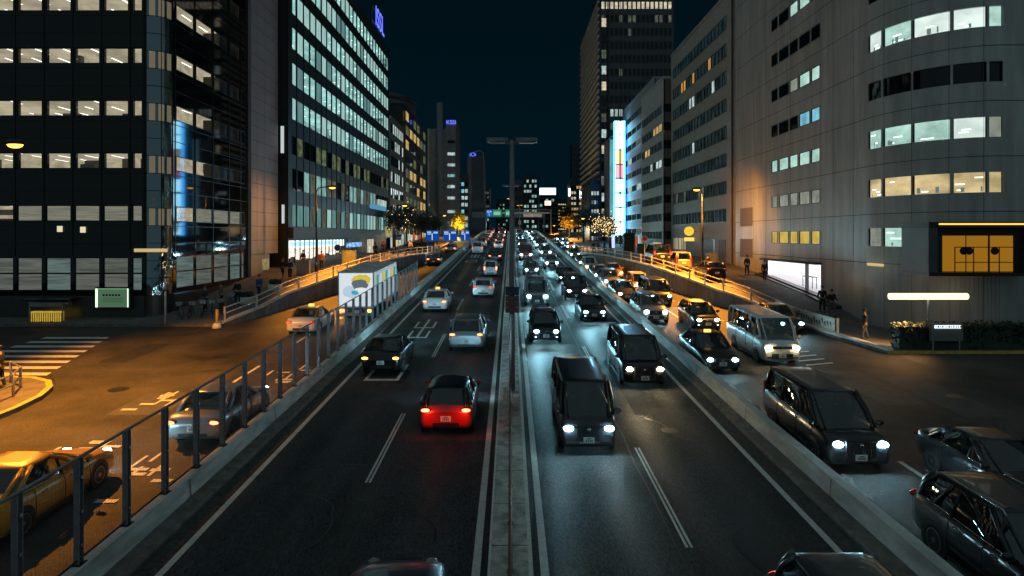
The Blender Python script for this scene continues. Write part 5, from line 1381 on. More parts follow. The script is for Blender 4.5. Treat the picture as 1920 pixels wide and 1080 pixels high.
    if kind == 'minivan':
        mb.box(-hw*.46, hw*.46, L2-.10, L2+.012, .40, zf+.08, M_trim); mb.box(-hw*.46, hw*.46, L2+.012, L2+.03, zf+.05, zf+.08, M_chrome); mb.box(-hw*.46, hw*.46, L2+.012, L2+.03, .40, .43, M_chrome)
        for i in range(13): mb.box(-hw*.44+i*hw*.073, -hw*.44+i*hw*.073+.02, L2+.010, L2+.025, .44, zf+.04, M_chrome)
    elif kind in ('van', 'longvan'):
        mb.box(-hw*.50, hw*.50, L2-.12, L2+.0, zf-.06, zf+.06, M_trim); mb.box(-hw*.5, hw*.5, L2-.02, L2+.015, zf+.015, zf+.045, M_chrome); mb.box(-hw*.80, hw*.80, L2-.05, L2+.03, .34, .42, M_chrome)
    elif kind == 'suv':
        mb.box(-hw*.46, hw*.46, L2-.10, L2+.012, zf-.20, zf+.06, M_trim)
        for i in range(6): mb.box(-hw*.44, hw*.44, L2+.010, L2+.02, zf-.18+.04*i, zf-.168+.04*i, M_chrome)
        mb.box(-hw*.6, hw*.6, L2-.05, L2+.03, .34, .40, M_chrome)
    else:
        mb.box(-hw*.40, hw*.40, L2-.10, L2+.012, zf-.14, zf+.05, M_trim); mb.box(-hw*.40, hw*.40, L2+.012, L2+.02, zf+.03, zf+.05, M_chrome)
        for i in range(4): mb.box(-hw*.38, hw*.38, L2+.010, L2+.02, zf-.12+.04*i, zf-.108+.04*i, M_chrome)
    mb.ball((0, L2+.02, zf-.02), .06, .02, .045, M_chrome, 10, 6)
    out['grille'] = mb.mesh('grille')
    mb = mbB; mb.box(-hw*.55, hw*.55, L2-.10, L2+.006, .30, .30+(zf-.12-.30)*.62, M_trim); mb.box(-hw*.5, hw*.5, -L2-.006, -L2+.1, .36, .48, M_trim)
    for s in (-1, 1): mb.box(s*hw*.93-.05, s*hw*.93+.05, T['wb'][0]+.4, T['wb'][1]-.4, .17, .26, M_trim)
    for s in (-1, 1):
        for y in T['wb']: mb.cyl((s*(hw-.07), y, T['wr']+.02), (1, 0, 0), T['wr']+.055, .155, M_trim, 24)
    # wheel
    mb = MB(); R_ = T['wr']; mb.loft([[(x, r_*math.cos(a), r_*math.sin(a)) for a in [i*math.pi/12 for i in range(24)]] for x, r_ in ((-.10, R_*.8), (-.10, R_*.95), (-.07, R_), (.07, R_), (.10, R_*.95), (.10, R_*.72), (.085, R_*.66))], M_black); out['wheel'] = mb.mesh('wheel')
    mb = MB()
    for s in (1, -1):
        mb.cyl((s*.088, 0, 0), (1, 0, 0), R_*.16, .02, M_rim, 12)
        for i in range(5):
            a = i*2*math.pi/5; c, s_ = math.cos(a), math.sin(a)
            P = [(s*.09, c*R_*.1-s_*.03, s_*R_*.1+c*.03), (s*.09, c*R_*.1+s_*.03, s_*R_*.1-c*.03), (s*.095, c*R_*.66+s_*.02, s_*R_*.66-c*.02), (s*.095, c*R_*.66-s_*.02, s_*R_*.66+c*.02)]
            mb.face(P, M_rim); mb.face([(x-s*.02, y, z) for x, y, z in reversed(P)], M_rim)
        mb.loft([[(s*x, r_*math.cos(a), r_*math.sin(a)) for a in [i*math.pi/10 for i in range(20)]] for x, r_ in ((.08, R_*.66), (.097, R_*.68), (.097, R_*.62), (.08, R_*.60))], M_rim, caps=False)
    out['rim'] = mb.mesh('rim')
    # lamps
    x_, y_, z_, w_ = T['hl']
    for nm, m_ in (('hl', E_head), ('hlw', E_headw), ('hloff', M_lampoff)):
        mb = MB(); mb.ball((0, 0, 0), w_*.85, .16, .075, M_lampoff, 12, 8); mb.ball((0, .09, 0), w_*.78, .14, .080, m_, 12, 8); out[nm] = mb.mesh('headlight')
    mb = MB(); mb.ball((0, 0, 0), .07, .06, .045, E_foga, 8, 6); out['fog'] = mb.mesh('fog_light')
    for nm, m_ in (('tl', E_tail), ('brk', E_brake), ('ind', E_ind), ('tloff', M_tailoff)):
        mb = MB()
        if T['tl'] == 'wide': mb.ball((0, 0, 0), .20, .12, .085, M_tailoff, 12, 8); mb.ball((0, -.05, 0), .15, .10, .062, m_, 12, 8)
        else: mb.box(-.07, .07, -.05, .09, -.26, .26, M_tailoff); mb.box(-.05, .05, -.065, -.05, -.2, .16, m_)
        out[nm] = mb.mesh('taillight')
    mb = MB(); mb.box(-.165, .165, -.01, .01, -.085, .085, M_plate)
    for i in range(4): mb.box(-.10+.055*i, -.07+.055*i, -.014, .014, -.05, .02, M_dark2)
    mb.box(-.06, .06, -.013, .013, .04, .06, M_dark2); out['plate'] = mb.mesh('licence_plate')
    mb = MB(); mb.ball((0, 0, 0), .12, .07, .085, SLOT, 10, 6); mb.tube([(-.02, 0, -.03), (-.02, .02, -.14)], .02, M_trim, 5); out['mirror'] = mb.mesh('mirror')
    mb = mbB
    for s in (-1, 1):      # door handles, window strip, wipers
        for y in (-.75, .25): mb.box(s*(hw*.985)-.012, s*(hw*.985)+.012, y, y+.18, zt(0)-.18, zt(0)-.15, M_chrome)
        mb.tube([(s*(wb_(r0+.3)+.012), r0+.3, zt(r0+.3)-.005), (s*(wb_(0)+.02), 0, zt(0)+.0), (s*(wb_(r3-.3)+.012), r3-.3, zt(r3-.3)-.005)], .012, M_chrome, 4)
    out['body'] = mbB.mesh('body')
    mb = MB(); ms_ = mat("seat_cloth", (.06, .055, .05), .8)
    y_ = (r2+r3)/2-.75
    mb.box(-hw*.85, hw*.85, r3-.75, r3-.2, zt(r3)-.22, zt(r3)-.07, M_trim)
    for s in (-1, 1): mb.box(s*hw*.42-.24, s*hw*.42+.24, y_-.1, y_+.08, zt(0)-.5, zt(0)+.22, ms_); mb.ball((s*hw*.42, y_, zt(0)+.32), .13, .06, .10, ms_, 8, 6)
    mb.box(-hw*.8, hw*.8, r0+.45, r0+.6, zt(0)-.4, zt(0)+.16, ms_)
    mb.ball((hw*.42, y_+.2, zt(0)+.24), .10, .11, .13, mat("driver_head", (.20, .13, .10), .6), 10, 8); mb.ball((hw*.42, y_+.18, zt(0)-.12), .22, .13, .26, mat("driver_coat", (.05, .05, .06), .8), 10, 8)
    out['interior'] = mb.mesh('interior')
    out['T'] = T; PROTO[kind] = out
    return out
TINT = {}
def tinted(kind, key, col):
    k = (kind, key, col)
    if k not in TINT:
        me = car_meshes(kind)[key].copy(); p = PAINT['black']
        for i, m in enumerate(me.materials):
            if m == p: me.materials[i] = PAINT[col]
        TINT[k] = me
    return TINT[k]
def car(kind, col, D, X, heading, label, cat="car", head='cool', tail='tail', group=None, roof=None, yaw=0.0, far=False, beam=None, base=None, name=None, extra=None):
    """heading 'out' = driving away, D is its rear; 'in' = coming, D is its front"""
    P = car_meshes(kind); T = P['T']; L = T['L']; Dc = D+L/2
    sl = (zr(Dc+1)-zr(Dc-1))/2 if base is None else 0.03
    z = (zr(Dc) if base is None else base)
    out = heading == 'out'
    t = thing(name or {'van': 'van', 'longvan': 'van', 'minivan': 'minivan', 'suv': 'car', 'kei': 'small_car'}.get(kind, 'car'), label, cat, (X, Dc, z), (math.atan(sl)*(1 if out else -1), 0, (0 if out else math.pi)+yaw), group)
    def add(me, nm, loc=(0, 0, 0), par=None, sc=None):
        o = obj_of(me, nm, par or t); o.location = loc
        if sc: o.scale = sc
        return o
    add(tinted(kind, 'body', col), 'body'); add(P['windows'], 'windows'); add(tinted(kind, 'roof', roof or col), 'roof')
    hm = P[{'cool': 'hl', 'warm': 'hlw', 'off': 'hloff'}[head]]; x_, y_, z_, w_ = T['hl']; hw = T['W']/2; L2 = L/2
    for s in (-1, 1): add(hm, 'headlight', (s*x_*hw, y_+.02, z_), None, (s, 1, 1))
    tm = P[{'tail': 'tl', 'brake': 'brk', 'ind': 'ind', 'off': 'tloff'}[tail]]
    for s in (-1, 1): add(tm, 'taillight', (s*(hw*.76 if T['tl'] == 'wide' else hw*.86), -L2+.055, T['tz'] if T['tl'] == 'wide' else T['tz']+.05), None, (s, 1, 1))
    if not far:
        add(P['interior'], 'interior'); add(P['grille'], 'grille')
        for y in T['wb']:
            for s in (-1, 1):
                w = add(P['wheel'], 'wheel', (s*(hw-.088), y, T['wr'])); add(P['rim'], 'rim', (0, 0, 0), w)
        add(P['plate'], 'licence_plate', (0, L2+.025, .46)); add(P['plate'], 'licence_plate', (0, -L2-.012, .62 if T['tl'] == 'wide' else .75))
        for s in (-1, 1): add(tinted(kind, 'mirror', col), 'mirror', (s*(hw+.07), T['cab'][3]-.25, interp([(a, d) for a, b, c, d in T['st']], T['cab'][3]-.3)+.10), None, (s, 1, 1))
    if extra == 'fog':
        for s in (-1, 1): add(P['fog'], 'fog_light', (s*hw*.66, L2-.04, .40))
    if extra == 'taxi':
        mb = MB(); mb.box(-.16, .16, -.06, .06, 0, .13, emat("roof_lamp", (1.0, .62, .12), 1.4)); add(mb.mesh('roof_lamp'), 'roof_lamp', (0, -.1 if kind == 'sedan' else .3, T['H']))
    if extra == 'rails':
        mb = MB()
        for s in (-1, 1): mb = MB(); mb.tube([(s*hw*.70, -1.5, T['H']+.0), (s*hw*.70, -1.4, T['H']+.05), (s*hw*.70, .2, T['H']+.05), (s*hw*.70, .3, T['H']-.03)], .018, M_chrome, 5); add(mb.mesh('roof_rail'), 'roof_rail')
    if beam:
        c = (.34, .82, 1.0) if head != 'warm' else (1, .78, .45)
        l_ = bpy.data.lights.new('headlight_beam', 'SPOT'); l_.energy = beam*1.5; l_.color = c; l_.spot_size = math.radians(66); l_.spot_blend = 1.0; l_.shadow_soft_size = .12
        o = bpy.data.objects.new('headlight_beam', l_); COL.objects.link(o); o.parent = t; o.location = (0, L2+.12, z_); o.rotation_euler = (math.radians(88.5), 0, 0); o.scale = (2.2, .62, 1)
    return t

B0 = 420
G1, G2, G3, G4 = "cars driving away in the left lanes", "cars coming in the right lanes", "cars queueing on the right side road", "vehicles on the left side road"
# --- left lanes, driving away (rear position)
car('sedan', 'navy', 8.1, -2.05, 'out', "dark car cut off by the bottom edge of the frame in the inner left lane", group=G1, head="off")
car('hatch', 'red', 21.3, -2.08, 'out', "red car with a black glass roof and glowing brake lights in the inner left lane", group=G1, tail='brake', beam=B0*.9, roof='black')
point("bumper_fill", (-2.7, 20.85, zr(21)+.85), 14, (1, .10, .04), spot=140, rot=(math.radians(68), 0, 0)); point("bumper_fill", (-1.45, 20.85, zr(21)+.85), 14, (1, .10, .04), spot=140, rot=(math.radians(68), 0, 0))  # red spots added behind the red car to brighten its bumper
car('sedan', 'black', 29.0, -5.7, 'out', "black car with orange indicators lit in the outer left lane beside the painted road lettering", group=G1, tail='ind', beam=B0)
car('suv', 'silver', 33.6, -2.25, 'out', "silver estate car with roof rails, straight ahead of the red car", group=G1, tail='brake', beam=B0, extra='rails')
car('sedan', 'white', 46.6, -5.35, 'out', "white saloon car in the outer left lane beyond the painted lettering", group=G1, tail='brake', beam=B0, extra='taxi')
car('hatch', 'white', 54.2, -2.25, 'out', "white hatchback with a dark rear window, third in the inner left lane", group=G1, tail='tail', beam=B0)
car('kei', 'white', 71, -2.15, 'out', "small white boxy car with red corner lamps, fourth in the inner left lane", group=G1, tail='brake', beam=B0)
car('sedan', 'dgrey', 91, -2.15, 'out', "dark saloon, fifth in the inner left lane", group=G1, tail='brake', beam=B0)
car('van', 'white', 106, -5.35, 'out', "white van in the outer left lane by the second painted square", "van", group=G1, beam=B0)
car('minivan', 'gold', 124, -5.4, 'out', "beige high minivan just ahead of the white van in the outer left lane", "minivan", group=G1)
car('hatch', 'white', 118, -2.15, 'out', "white hatchback, sixth in the inner left lane", group=G1, tail='brake')
seq = ["seventh", "eighth", "ninth", "tenth", "eleventh", "twelfth"]
for i, (k, c, d) in enumerate((('suv', 'red', 133), ('kei', 'white', 147), ('sedan', 'black', 160), ('minivan', 'wine', 173), ('sedan', 'white', 187), ('hatch', 'red', 202))):
    car(k, c, d, -2.2, 'out', f"{'dark red' if c in ('red', 'wine') else c} far car with brake lights, {seq[i]} in the inner left lane", group=G1, tail='brake', far=True, beam=B0)
for i, (k, c, d) in enumerate((('sedan', 'black', 141), ('hatch', 'wine', 152), ('suv', 'white', 165), ('sedan', 'navy', 179), ('kei', 'silver', 193))):
    car(k, c, d, -5.4, 'out', f"{dict(black='black', wine='dark red', white='white', navy='dark blue', silver='silver')[c]} far car, {['third', 'fourth', 'fifth', 'sixth', 'seventh'][i]} beyond the lettering in the outer left lane", group=G1, tail='brake' if i % 2 else 'tail', far=True, beam=B0)
# --- right lanes, coming (front position)
car('suv', 'grey', 7.0, 5.35, 'in', "grey car cut off by the bottom edge of the frame in the outer oncoming lane", group=G2)
car('van', 'dgrey', 19.8, 2.35, 'in', "dark grey van with blazing blue-white headlights, nearest in the inner oncoming lane", "van", group=G2, beam=B0*.10)
car('minivan', 'black', 27.0, 5.5, 'in', "black minivan with warm yellow headlights, nearest whole vehicle in the outer oncoming lane", "minivan", group=G2, head='warm', beam=B0*.25)
car('hatch', 'black', 35.9, 1.95, 'in', "black hatchback with blue fog lamps following the dark grey van", group=G2, beam=B0*1.2, extra='fog')
car('sedan', 'dgrey', 42.9, 5.45, 'in', "dark luxury saloon with blue-white headlights behind the black minivan", group=G2, beam=B0*1.3, extra='fog')
car('minivan', 'silver', 49.4, 2.0, 'in', "silver minivan behind the black hatchback in the inner oncoming lane", "minivan", group=G2, beam=B0*1.8)
car('minivan', 'wine', 52.6, 5.3, 'in', "dark red minivan tucked behind the luxury saloon", "minivan", group=G2, beam=B0*1.4)
car('sedan', 'black', 64, 5.5, 'in', "black saloon against the right barrier, behind the dark red minivan", group=G2, beam=B0*1.2)
car('hatch', 'silver', 72, 2.3, 'in', "silver hatchback behind the silver minivan in the inner oncoming lane", group=G2, beam=B0*1.4)
car('suv', 'white', 79.5, 5.0, 'in', "white off-roader with wide-set headlights in the outer oncoming lane", group=G2, beam=B0*1.4)
car('longvan', 'pink', 93, 2.2, 'in', "tall red and pale van in the inner oncoming lane behind the silver hatchback", "van", group=G2, beam=B0*1.2, roof='red')
car('minivan', 'pearl', 99, 5.3, 'in', "pale minivan behind the white off-roader", "minivan", group=G2, beam=B0*1.2)
car('hatch', 'navy', 108, 2.2, 'in', "dark blue hatchback behind the red and pale van", group=G2, beam=B0)
car('longvan', 'gold', 118, 5.4, 'in', "beige high van in the outer oncoming lane, far off", "van", group=G2, beam=B0)
sq = ["first", "second", "third", "fourth", "fifth", "sixth", "seventh", "eighth"]
for i, (k, c, d) in enumerate((('suv', 'silver', 122), ('sedan', 'black', 135), ('kei', 'white', 147), ('hatch', 'silver', 158), ('minivan', 'white', 170), ('sedan', 'navy', 184), ('suv', 'white', 198))):
    car(k, c, d, 2.25, 'in', f"{dict(black='black', white='white', navy='dark blue', silver='silver')[c]} far car, {sq[i]} after the dark blue hatchback in the inner oncoming lane", group=G2, far=True, beam=B0*1.5)
for i, (k, c, d) in enumerate((('sedan', 'gold', 133), ('van', 'white', 145), ('hatch', 'red', 158), ('suv', 'silver', 171), ('minivan', 'black', 185), ('sedan', 'white', 199))):
    car(k, c, d, 5.4, 'in', f"{dict(gold='beige', black='black', white='white', red='red', silver='silver')[c]} far vehicle, {sq[i]} after the beige high van in the outer oncoming lane", group=G2, far=True, beam=B0*1.5)
# --- right side road
car('minivan', 'black', 18.4, 9.75, 'in', "long black luxury minivan with one bright headlight and chrome grille, beside the right barrier", "minivan", group=G3, beam=B0*.15)
car('suv', 'black', 10.4, 9.9, 'in', "dark estate car at the bottom right corner with a tall red rear lamp", group=G3, head='off', tail='brake', extra='rails')
car('sedan', 'dgrey', 14.9, 12.7, 'in', "dark car in the second lane at the right edge with an orange-red rear lamp", group=G3, head='off', tail='brake')
car('sedan', 'black', 29.4, 9.45, 'in', "black taxi with round yellow wing mirrors behind the long black minivan", "taxi", group=G3, beam=B0*.2, extra='taxi')
car('longvan', 'white', 31, 12.75, 'in', "long white passenger van with warm headlights under the orange lamp light", "van", group=G3, head='warm', beam=B0*.5)
car('sedan', 'dgrey', 38.6, 16.45, 'in', "dark taxi with a yellow roof next to the right wall, beyond the long white van", "taxi", group=G3, roof='yellow', beam=B0*.4)
car('suv', 'pearl', 42, 9.25, 'in', "rose-white off-roader with cool headlights beside the right barrier", group=G3, beam=B0*.25)
car('hatch', 'black', 39.6, 11.85, 'in', "black car with four warm front lamps right of the rose-white off-roader", group=G3, head='warm', beam=B0*.5, extra='fog')
car('minivan', 'black', 49.5, 11.3, 'in', "black minivan with a bright cool headlight behind the black car with four lamps", "minivan", group=G3, beam=B0*.5)
car('sedan', 'grey', 52, 9.2, 'in', "grey saloon with one warm headlight beside the barrier, behind the rose-white off-roader", group=G3, head='warm', beam=B0*.4)
car('kei', 'yellow', 56.5, 11.2, 'in', "yellow boxy taxi behind the black minivan on the side road", "taxi", group=G3, head='warm', beam=B0*.4)
car('suv', 'silver', 59.5, 9.2, 'in', "silver off-roader with cool headlights beside the yellow boxy taxi", group=G3, beam=B0*.5)
car('hatch', 'pearl', 66.5, 9.2, 'in', "pale hatchback beside the barrier behind the silver off-roader", group=G3, beam=B0*.4)
car('sedan', 'yellow', 69, 11.0, 'in', "yellow saloon taxi by the wall, second yellow car of the side road queue", "taxi", group=G3, head='warm', beam=B0*.4)
car('kei', 'white', 75.5, 9.2, 'in', "small white car in the side road queue beside the barrier", group=G3, head='warm', beam=B0*.3)
car('sedan', 'gold', 82.5, 9.3, 'in', "beige saloon last but one in the side road queue", group=G3, head='warm', beam=B0*.3)
car('hatch', 'silver', 96, 9.4, 'in', "silver hatchback last in the side road queue, alone by the barrier", group=G3, beam=B0*.3)
for i, (k, c, d) in enumerate((('sedan', 'silver', 116), ('hatch', 'white', 128), ('suv', 'black', 141))):
    car(k, c, d, 10.6, 'in', f"{c} far car on the side road beyond the pavement bulge, {sq[i]} from the queue", group=G3, far=True)
# parked on the upper pavement lane, right
car('minivan', 'navy', 66.5, 15.3, 'out', "dark blue parked minivan with red rear lamps above the right wall", "minivan", group="vehicles parked above the right wall", head='off', tail='tail', base=zs(69)+.02)
car('kei', 'gold', 60.5, 15.9, 'out', "beige small car parked above the right wall in front of the grey banded block", group="vehicles parked above the right wall", head='off', tail='off', base=zs(62)+.02)
car('hatch', 'black', 54.4, 17.0, 'out', "black car parked above the right wall beside the orange lamp post", group="vehicles parked above the right wall", head='off', tail='off', base=zs(56.5)+.02)
# --- left side road
car('sedan', 'silver', 20.3, -9.75, 'out', "silver saloon with red rear lamps seen through the mesh fence", group=G4, tail='brake', beam=B0*.05)
car('sedan', 'white', 38.1, -12.1, 'out', "white taxi with an orange roof ahead on the left side road", "taxi", group=G4, roof='yellow', beam=B0*.15, extra='taxi')
car('sedan', 'yellow', 13.9, -11.8, 'out', "yellow taxi at the left edge of the frame, on the left side road", "taxi", group=G4, head='cool', beam=B0*.6)
for i, (k, c, d) in enumerate((('hatch', 'dgrey', 84), ('sedan', 'silver', 108))):
    car(k, c, d, -9.8, 'out', f"{['dark', 'silver'][i]} far car on the left side road, {['nearer', 'farther'][i]} of two beyond the lorry", group=G4, tail='brake')

# box lorry with printed sides
t = thing("box_lorry", "white box lorry with a brightly printed body behind the mesh fence", "lorry", (-9.95, 47, zr(47)), (math.atan(SLOPE), 0, 0), G4)
def tp(mb, nm): return mb.build(nm, t)
y0, y1 = -4.3, 4.2
mb = MB(); mb.box(-1.15, 1.15, y0, y1, .95, 3.25, mat("box_white", (.66, .68, .70), .4)); tp(mb, "cargo_box")
mb = MB(); mb.box(-1.08, 1.08, y0-.004, y0, 1.06, 3.2, emat('glowing_white', (.62, .68, .74), .95)); mb.box(1.15, 1.154, y0+.1, y1-.1, 1.06, 3.2, emat('glowing_pale', (.36, .44, .50), .8)); E_pr = lambda n, c: emat("print_"+n, c, .9)  # panels and print carry a glow of their own
def disc(mb, c, rx, rz, yy, m, n=18, seed=0):
    r = random.Random(seed); mb.face([(c[0]+rx*math.cos(i*2*math.pi/n)*(1+r.uniform(-.12, .12)), yy, c[1]+rz*math.sin(i*2*math.pi/n)*(1+r.uniform(-.12, .12))) for i in range(n)], m)
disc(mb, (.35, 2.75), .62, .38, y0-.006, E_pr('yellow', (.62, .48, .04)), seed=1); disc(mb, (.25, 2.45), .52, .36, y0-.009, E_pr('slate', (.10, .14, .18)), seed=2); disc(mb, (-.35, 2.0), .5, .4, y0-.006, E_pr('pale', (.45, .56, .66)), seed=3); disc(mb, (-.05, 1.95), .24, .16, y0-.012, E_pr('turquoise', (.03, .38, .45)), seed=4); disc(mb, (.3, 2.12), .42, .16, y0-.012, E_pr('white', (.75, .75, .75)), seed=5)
for i in range(7):
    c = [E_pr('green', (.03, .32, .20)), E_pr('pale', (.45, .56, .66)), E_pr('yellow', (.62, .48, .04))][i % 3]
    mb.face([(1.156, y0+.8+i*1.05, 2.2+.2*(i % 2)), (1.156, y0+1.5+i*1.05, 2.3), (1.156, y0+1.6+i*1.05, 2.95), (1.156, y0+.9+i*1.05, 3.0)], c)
tp(mb, "printed_panel")
mb = MB(); mb.box(-1.16, 1.16, y0-.01, y0+.04, .95, 1.03, M_steel); mb.box(-1.16, 1.16, y0-.01, y1, 3.25, 3.28, M_conc); tp(mb, "box_frame")
mb = MB(); mb.box(-.95, .95, y1+.1, y1+1.7, .55, 2.5, PAINT['white']); mb.box(-.9, .9, y1+1.2, y1+1.75, 1.5, 2.3, M_cglass); tp(mb, "cab")
mb = MB(); mb.box(-.45, .45, y0+.2, y1+1, .55, .95, M_trim); mb.box(-1.1, 1.1, y0-.02, y0+.1, .45, .62, M_steel); tp(mb, "chassis")
for y in (-2.6, 4.9):
    for s in (-1, 1):
        mb = MB(); mb.cyl((s*.92, y, .42), (1, 0, 0), .42, .36, M_black, 24); mb.cyl((s*1.1, y, .42), (1, 0, 0), .2, .03, M_rim, 16); tp(mb, "wheel")
for s in (-1, 1):
    mb = MB(); mb.box(s*.85-.2, s*.85+.2, y0-.05, y0+.02, .68, .86, E_ind if s > 0 else E_brake); tp(mb, "taillight")
mb = MB(); mb.box(-.22, .22, y0-.06, y0-.02, .62, .82, M_plate); tp(mb, "licence_plate")

# ---------------------------------------------------------------- people
def skin_mesh(name, verts, edges, radii, m, lev=1):
    me = bpy.data.meshes.new(name); me.from_pydata(verts, edges, []); o = bpy.data.objects.new("tmp", me); COL.objects.link(o)
    md = o.modifiers.new("s", 'SKIN'); md.use_smooth_shade = True
    for i, r in enumerate(radii): me.skin_vertices[0].data[i].radius = (r, r)
    me.skin_vertices[0].data[0].use_root = True
    if lev: sb = o.modifiers.new("u", 'SUBSURF'); sb.levels = lev; sb.render_levels = lev
    bpy.context.view_layer.update()
    out = bpy.data.meshes.new_from_object(o.evaluated_get(bpy.context.evaluated_depsgraph_get())); out.name = name
    bpy.data.objects.remove(o); out.materials.clear(); out.materials.append(m)
    return out
def chain(P, parts):
    """parts: list of (parent index or None, (x,y,z), radius) -> verts, edges, radii"""
    v, e, r = [], [], []
    for i, (p, c, q) in enumerate(parts):
        v.append(c); r.append(q)
        if p is not None: e.append((p, i))
    return v, e, r
PPL = {}
def person_meshes(step, arm, top, legs, hair):
    key = (step, arm, top.name, legs.name)
    if key in PPL: return PPL[key]
    s = step; M_skin = mat("skin", (.42, .26, .18), .5)
    b = [(None, (0, 0, .95), .12), (0, (0, 0, 1.15), .115), (1, (0, .0, 1.38), .12), (2, (0, 0, 1.50), .055), (3, (0, .02, 1.58), .075), (4, (0, .02, 1.68), .088), (5, (0, .01, 1.74), .05)]
    def leg(sd, st):
        i = len(b); b.append((0, (sd*.09, 0, .88), .09)); b.append((i, (sd*.10, st*.14+.02, .50), .058)); b.append((i+1, (sd*.10, st*.22-.03, .10), .036)); b.append((i+2, (sd*.11, st*.22+.12, .04), .032))
    leg(-1, s); leg(1, -s)
    hands = []
    def armf(sd, st):
        i = len(b); b.append((2, (sd*.19, 0, 1.40), .06)); b.append((i, (sd*.24, -st*.08, 1.13), .042)); e_ = (sd*.25, -st*.12+(.22 if arm == 'bent' else .05), 1.02 if arm == 'bent' else .88); b.append((i+1, e_, .028)); h = (e_[0], e_[1]+.05*(arm == 'bent'), e_[2]-.07); b.append((i+2, h, .030))
        for k in range(4): b.append((i+3, (h[0]+(k-1.5)*.012, h[1]+(k-1.5)*.016, h[2]-.075+abs(k-1.4)*.008), .008))
        b.append((i+3, (h[0]-sd*.045, h[1]+.02, h[2]-.02), .009))
    armf(-1, -s); armf(1, s)
    out = {'body': skin_mesh('body', *chain(None, b), M_skin)}
    f = [(p, c, r*1.22+.006) for p, c, r in b]
    # jacket: torso and arms; trousers: hips and legs; shoes
    j = [(None, (0, 0, .92), .155), (0, (0, 0, 1.15), .145), (1, (0, 0, 1.38), .145), (2, (0, 0, 1.47), .075)]
    for sd, st in ((-1, -s), (1, s)):
        i = len(j); j.append((2, (sd*.19, 0, 1.40), .078)); j.append((i, (sd*.24, -st*.08, 1.13), .058)); j.append((i+1, (sd*.25, -st*.12+(.20 if arm == 'bent' else .05), 1.03 if arm == 'bent' else .90), .044))
    out['jacket'] = skin_mesh('jacket', *chain(None, j), top)
    q = [(None, (0, 0, .93), .13)]
    for sd, st in ((-1, s), (1, -s)):
        i = len(q); q.append((0, (sd*.09, 0, .85), .105)); q.append((i, (sd*.10, st*.14+.02, .50), .078)); q.append((i+1, (sd*.10, st*.22-.03, .13), .058))
    out['trousers'] = skin_mesh('trousers', *chain(None, q), legs)
    mb = MB()
    for sd, st in ((-1, s), (1, -s)): mb.ball((sd*.105, st*.22+.04, .045), .05, .14, .05, M_black, 10, 6)
    out['shoes'] = mb.mesh('shoes')
    mb = MB(); mb.ball((0, -.005, 1.70), .098, .108, .095, hair, 12, 8); out['hair'] = mb.mesh('hair')
    mb = MB(); M_ft = mat("face_dark", (.03, .02, .02), .5)
    for sx in (-.033, .033): mb.ball((sx, .098, 1.665), .012, .008, .007, M_ft, 6, 4)
    mb.ball((0, .112, 1.64), .011, .014, .018, M_skin, 6, 4); mb.ball((0, .097, 1.605), .024, .008, .006, mat("lips", (.30, .12, .10), .5), 8, 4)
    for sx in (-.088, .088): mb.ball((sx, .02, 1.655), .012, .018, .028, M_skin, 6, 4)
    out['face'] = mb.mesh('face')
    PPL[key] = out; return out
M_hair = mat("hair_dark", (.012, .010, .010), .5)
TOPS = {k: mat("cloth_"+k, c, .85) for k, c in dict(black=(.012, .013, .015), navy=(.015, .025, .07), orange=(.55, .14, .02), grey=(.10, .10, .11), beige=(.26, .22, .17), blue=(.02, .07, .26), white=(.5, .5, .48)).items()}
def person(label, x, y, z, rz, top='black', legs='black', step=.8, arm='hang', group=None, item=None, sc=1.0):
    P = person_meshes(step, arm, TOPS[top], TOPS[legs], M_hair)
    t = thing("person", label, "person", (x, y, z), (0, 0, rz), group); t.scale = (sc, sc, sc)
    for k in ('body', 'jacket', 'trousers', 'shoes', 'hair', 'face'): obj_of(P[k], k, t)
    if item:
        mb = MB()
        if item == 'backpack':
            mb.loft([[(a*.15, -.16-b*.09, z_) for a, b in ((-1, -1), (1, -1), (1.05, .6), (.6, 1.2), (-.6, 1.2), (-1.05, .6))] for z_ in (1.02, 1.1, 1.35, 1.42)], TOPS['black']); 
        else: mb.box(.22, .28, -.05, .28, .42, .72, TOPS['beige'])
        o = mb.build(item if item != 'bag' else 'handbag'); o.location = (0, 0, 0)
        w = t.matrix_basis.copy(); o.matrix_world = w; bpy.context.view_layer.update()
        tag(o, {'backpack': "black backpack worn by the walker left of the white showroom", 'bag': "beige bag carried by the walker near the blue cluster"}.get(item), "bag")
    return t
GP = "pedestrians on the pavements"
person("person in a dark coat standing against the yellow lit wall left of the showroom", 20.9, 58.4, zs(58.4), .3, 'black', 'black', .4, group=GP)
person("person with a backpack walking at the left edge of the white showroom window", 21.0, 54.6, zs(54.6), 2.6, 'black', 'black', .9, group=GP, item='backpack')
person("person in a dark jacket, left one of the two below the showroom's right end", 20.7, 43.9, zs(43.9), 2.9, 'black', 'black', .7, group=GP)
person("person with bent arms, right one of the two below the showroom's right end", 20.9, 43.0, zs(43.0), 3.3, 'black', 'grey', .7, 'bent', group=GP)
person("person crossing by the end of the banner at the right junction", 19.4, 36.2, zs(36.2)-.05, 1.4, 'black', 'grey', .9, group=GP)
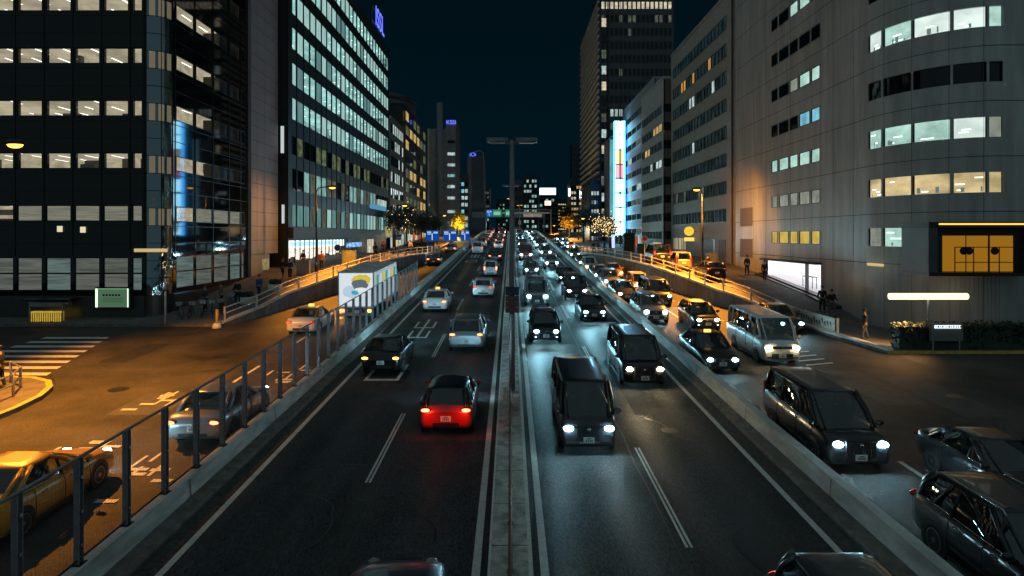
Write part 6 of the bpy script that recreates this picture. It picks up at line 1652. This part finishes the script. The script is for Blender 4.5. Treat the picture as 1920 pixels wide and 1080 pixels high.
person("person in a long dark coat beside the black parked car on the right pavement", 17.6, 58.9, zs(58.9), .5, 'black', 'black', .3, group=GP)
person("person in an orange jacket standing before the bright shop window", -17.7, 62.0, zs(62), .4, 'orange', 'black', .4, group=GP)
person("person in dark clothes inside the light of the shop front, left of the orange jacket", -19.8, 63.2, zs(63.2), 1.2, 'black', 'black', .5, group=GP)
person("person in dark clothes walking left of the shop, left one of a pair", -19.4, 56.4, zs(56.4), 2.9, 'black', 'black', .8, group=GP)
person("person in navy walking left of the shop, right one of a pair", -18.6, 55.8, zs(55.8), 3.3, 'navy', 'black', .8, 'bent', group=GP)
person("person in a bright blue jacket by the guard rail below the yellow notice", -18.0, 47.4, zs(47.4), 2.9, 'blue', 'navy', .7, group=GP)
person("person in dark clothes bent over the parked bicycles, right end of the row", -18.9, 45.8, zs(45.8), 1.0, 'black', 'black', .4, 'bent', group=GP)
person("person in navy among the parked bicycles on the left corner", -20.3, 44.0, zs(44), 2.2, 'navy', 'black', .5, group=GP)
person("person in dark red light behind the bicycles on the left corner", -19.6, 44.8, zs(44.8), 2.0, 'grey', 'black', .5, group=GP)
person("person standing on the corner pavement at the left edge of the frame", -20.4, 26.4, zr(26.4)+.16, 1.7, 'black', 'black', .5, 'bent', group=GP)
rp2 = random.Random(12)
cl_ = ['black', 'grey', 'navy', 'beige', 'white']
words_ = ["nearest the poster", "second past the shop", "third past the shop", "fourth past the shop", "fifth past the shop", "sixth past the shop", "seventh past the shop", "last past the shop"]
for i in range(8):
    y = 75+i*4.6; x = interp(XL, y)-rp2.uniform(1.6, 4.0)
    c = cl_[i % 5]
    person(f"far person in {c} on the left pavement, {words_[i]}", x, y, zs(y), rp2.uniform(0, 6), c, 'black', .7, group=GP)
for i in range(4):
    y = 88+i*7.0; x = interp(XR, y)+rp2.uniform(1.6, 3.0)
    person(f"far person in {cl_[i]} on the right pavement, {sq[i]} beyond the blue parked minivan", x, y, zs(y), rp2.uniform(0, 6), cl_[i], 'black', .7, group=GP)
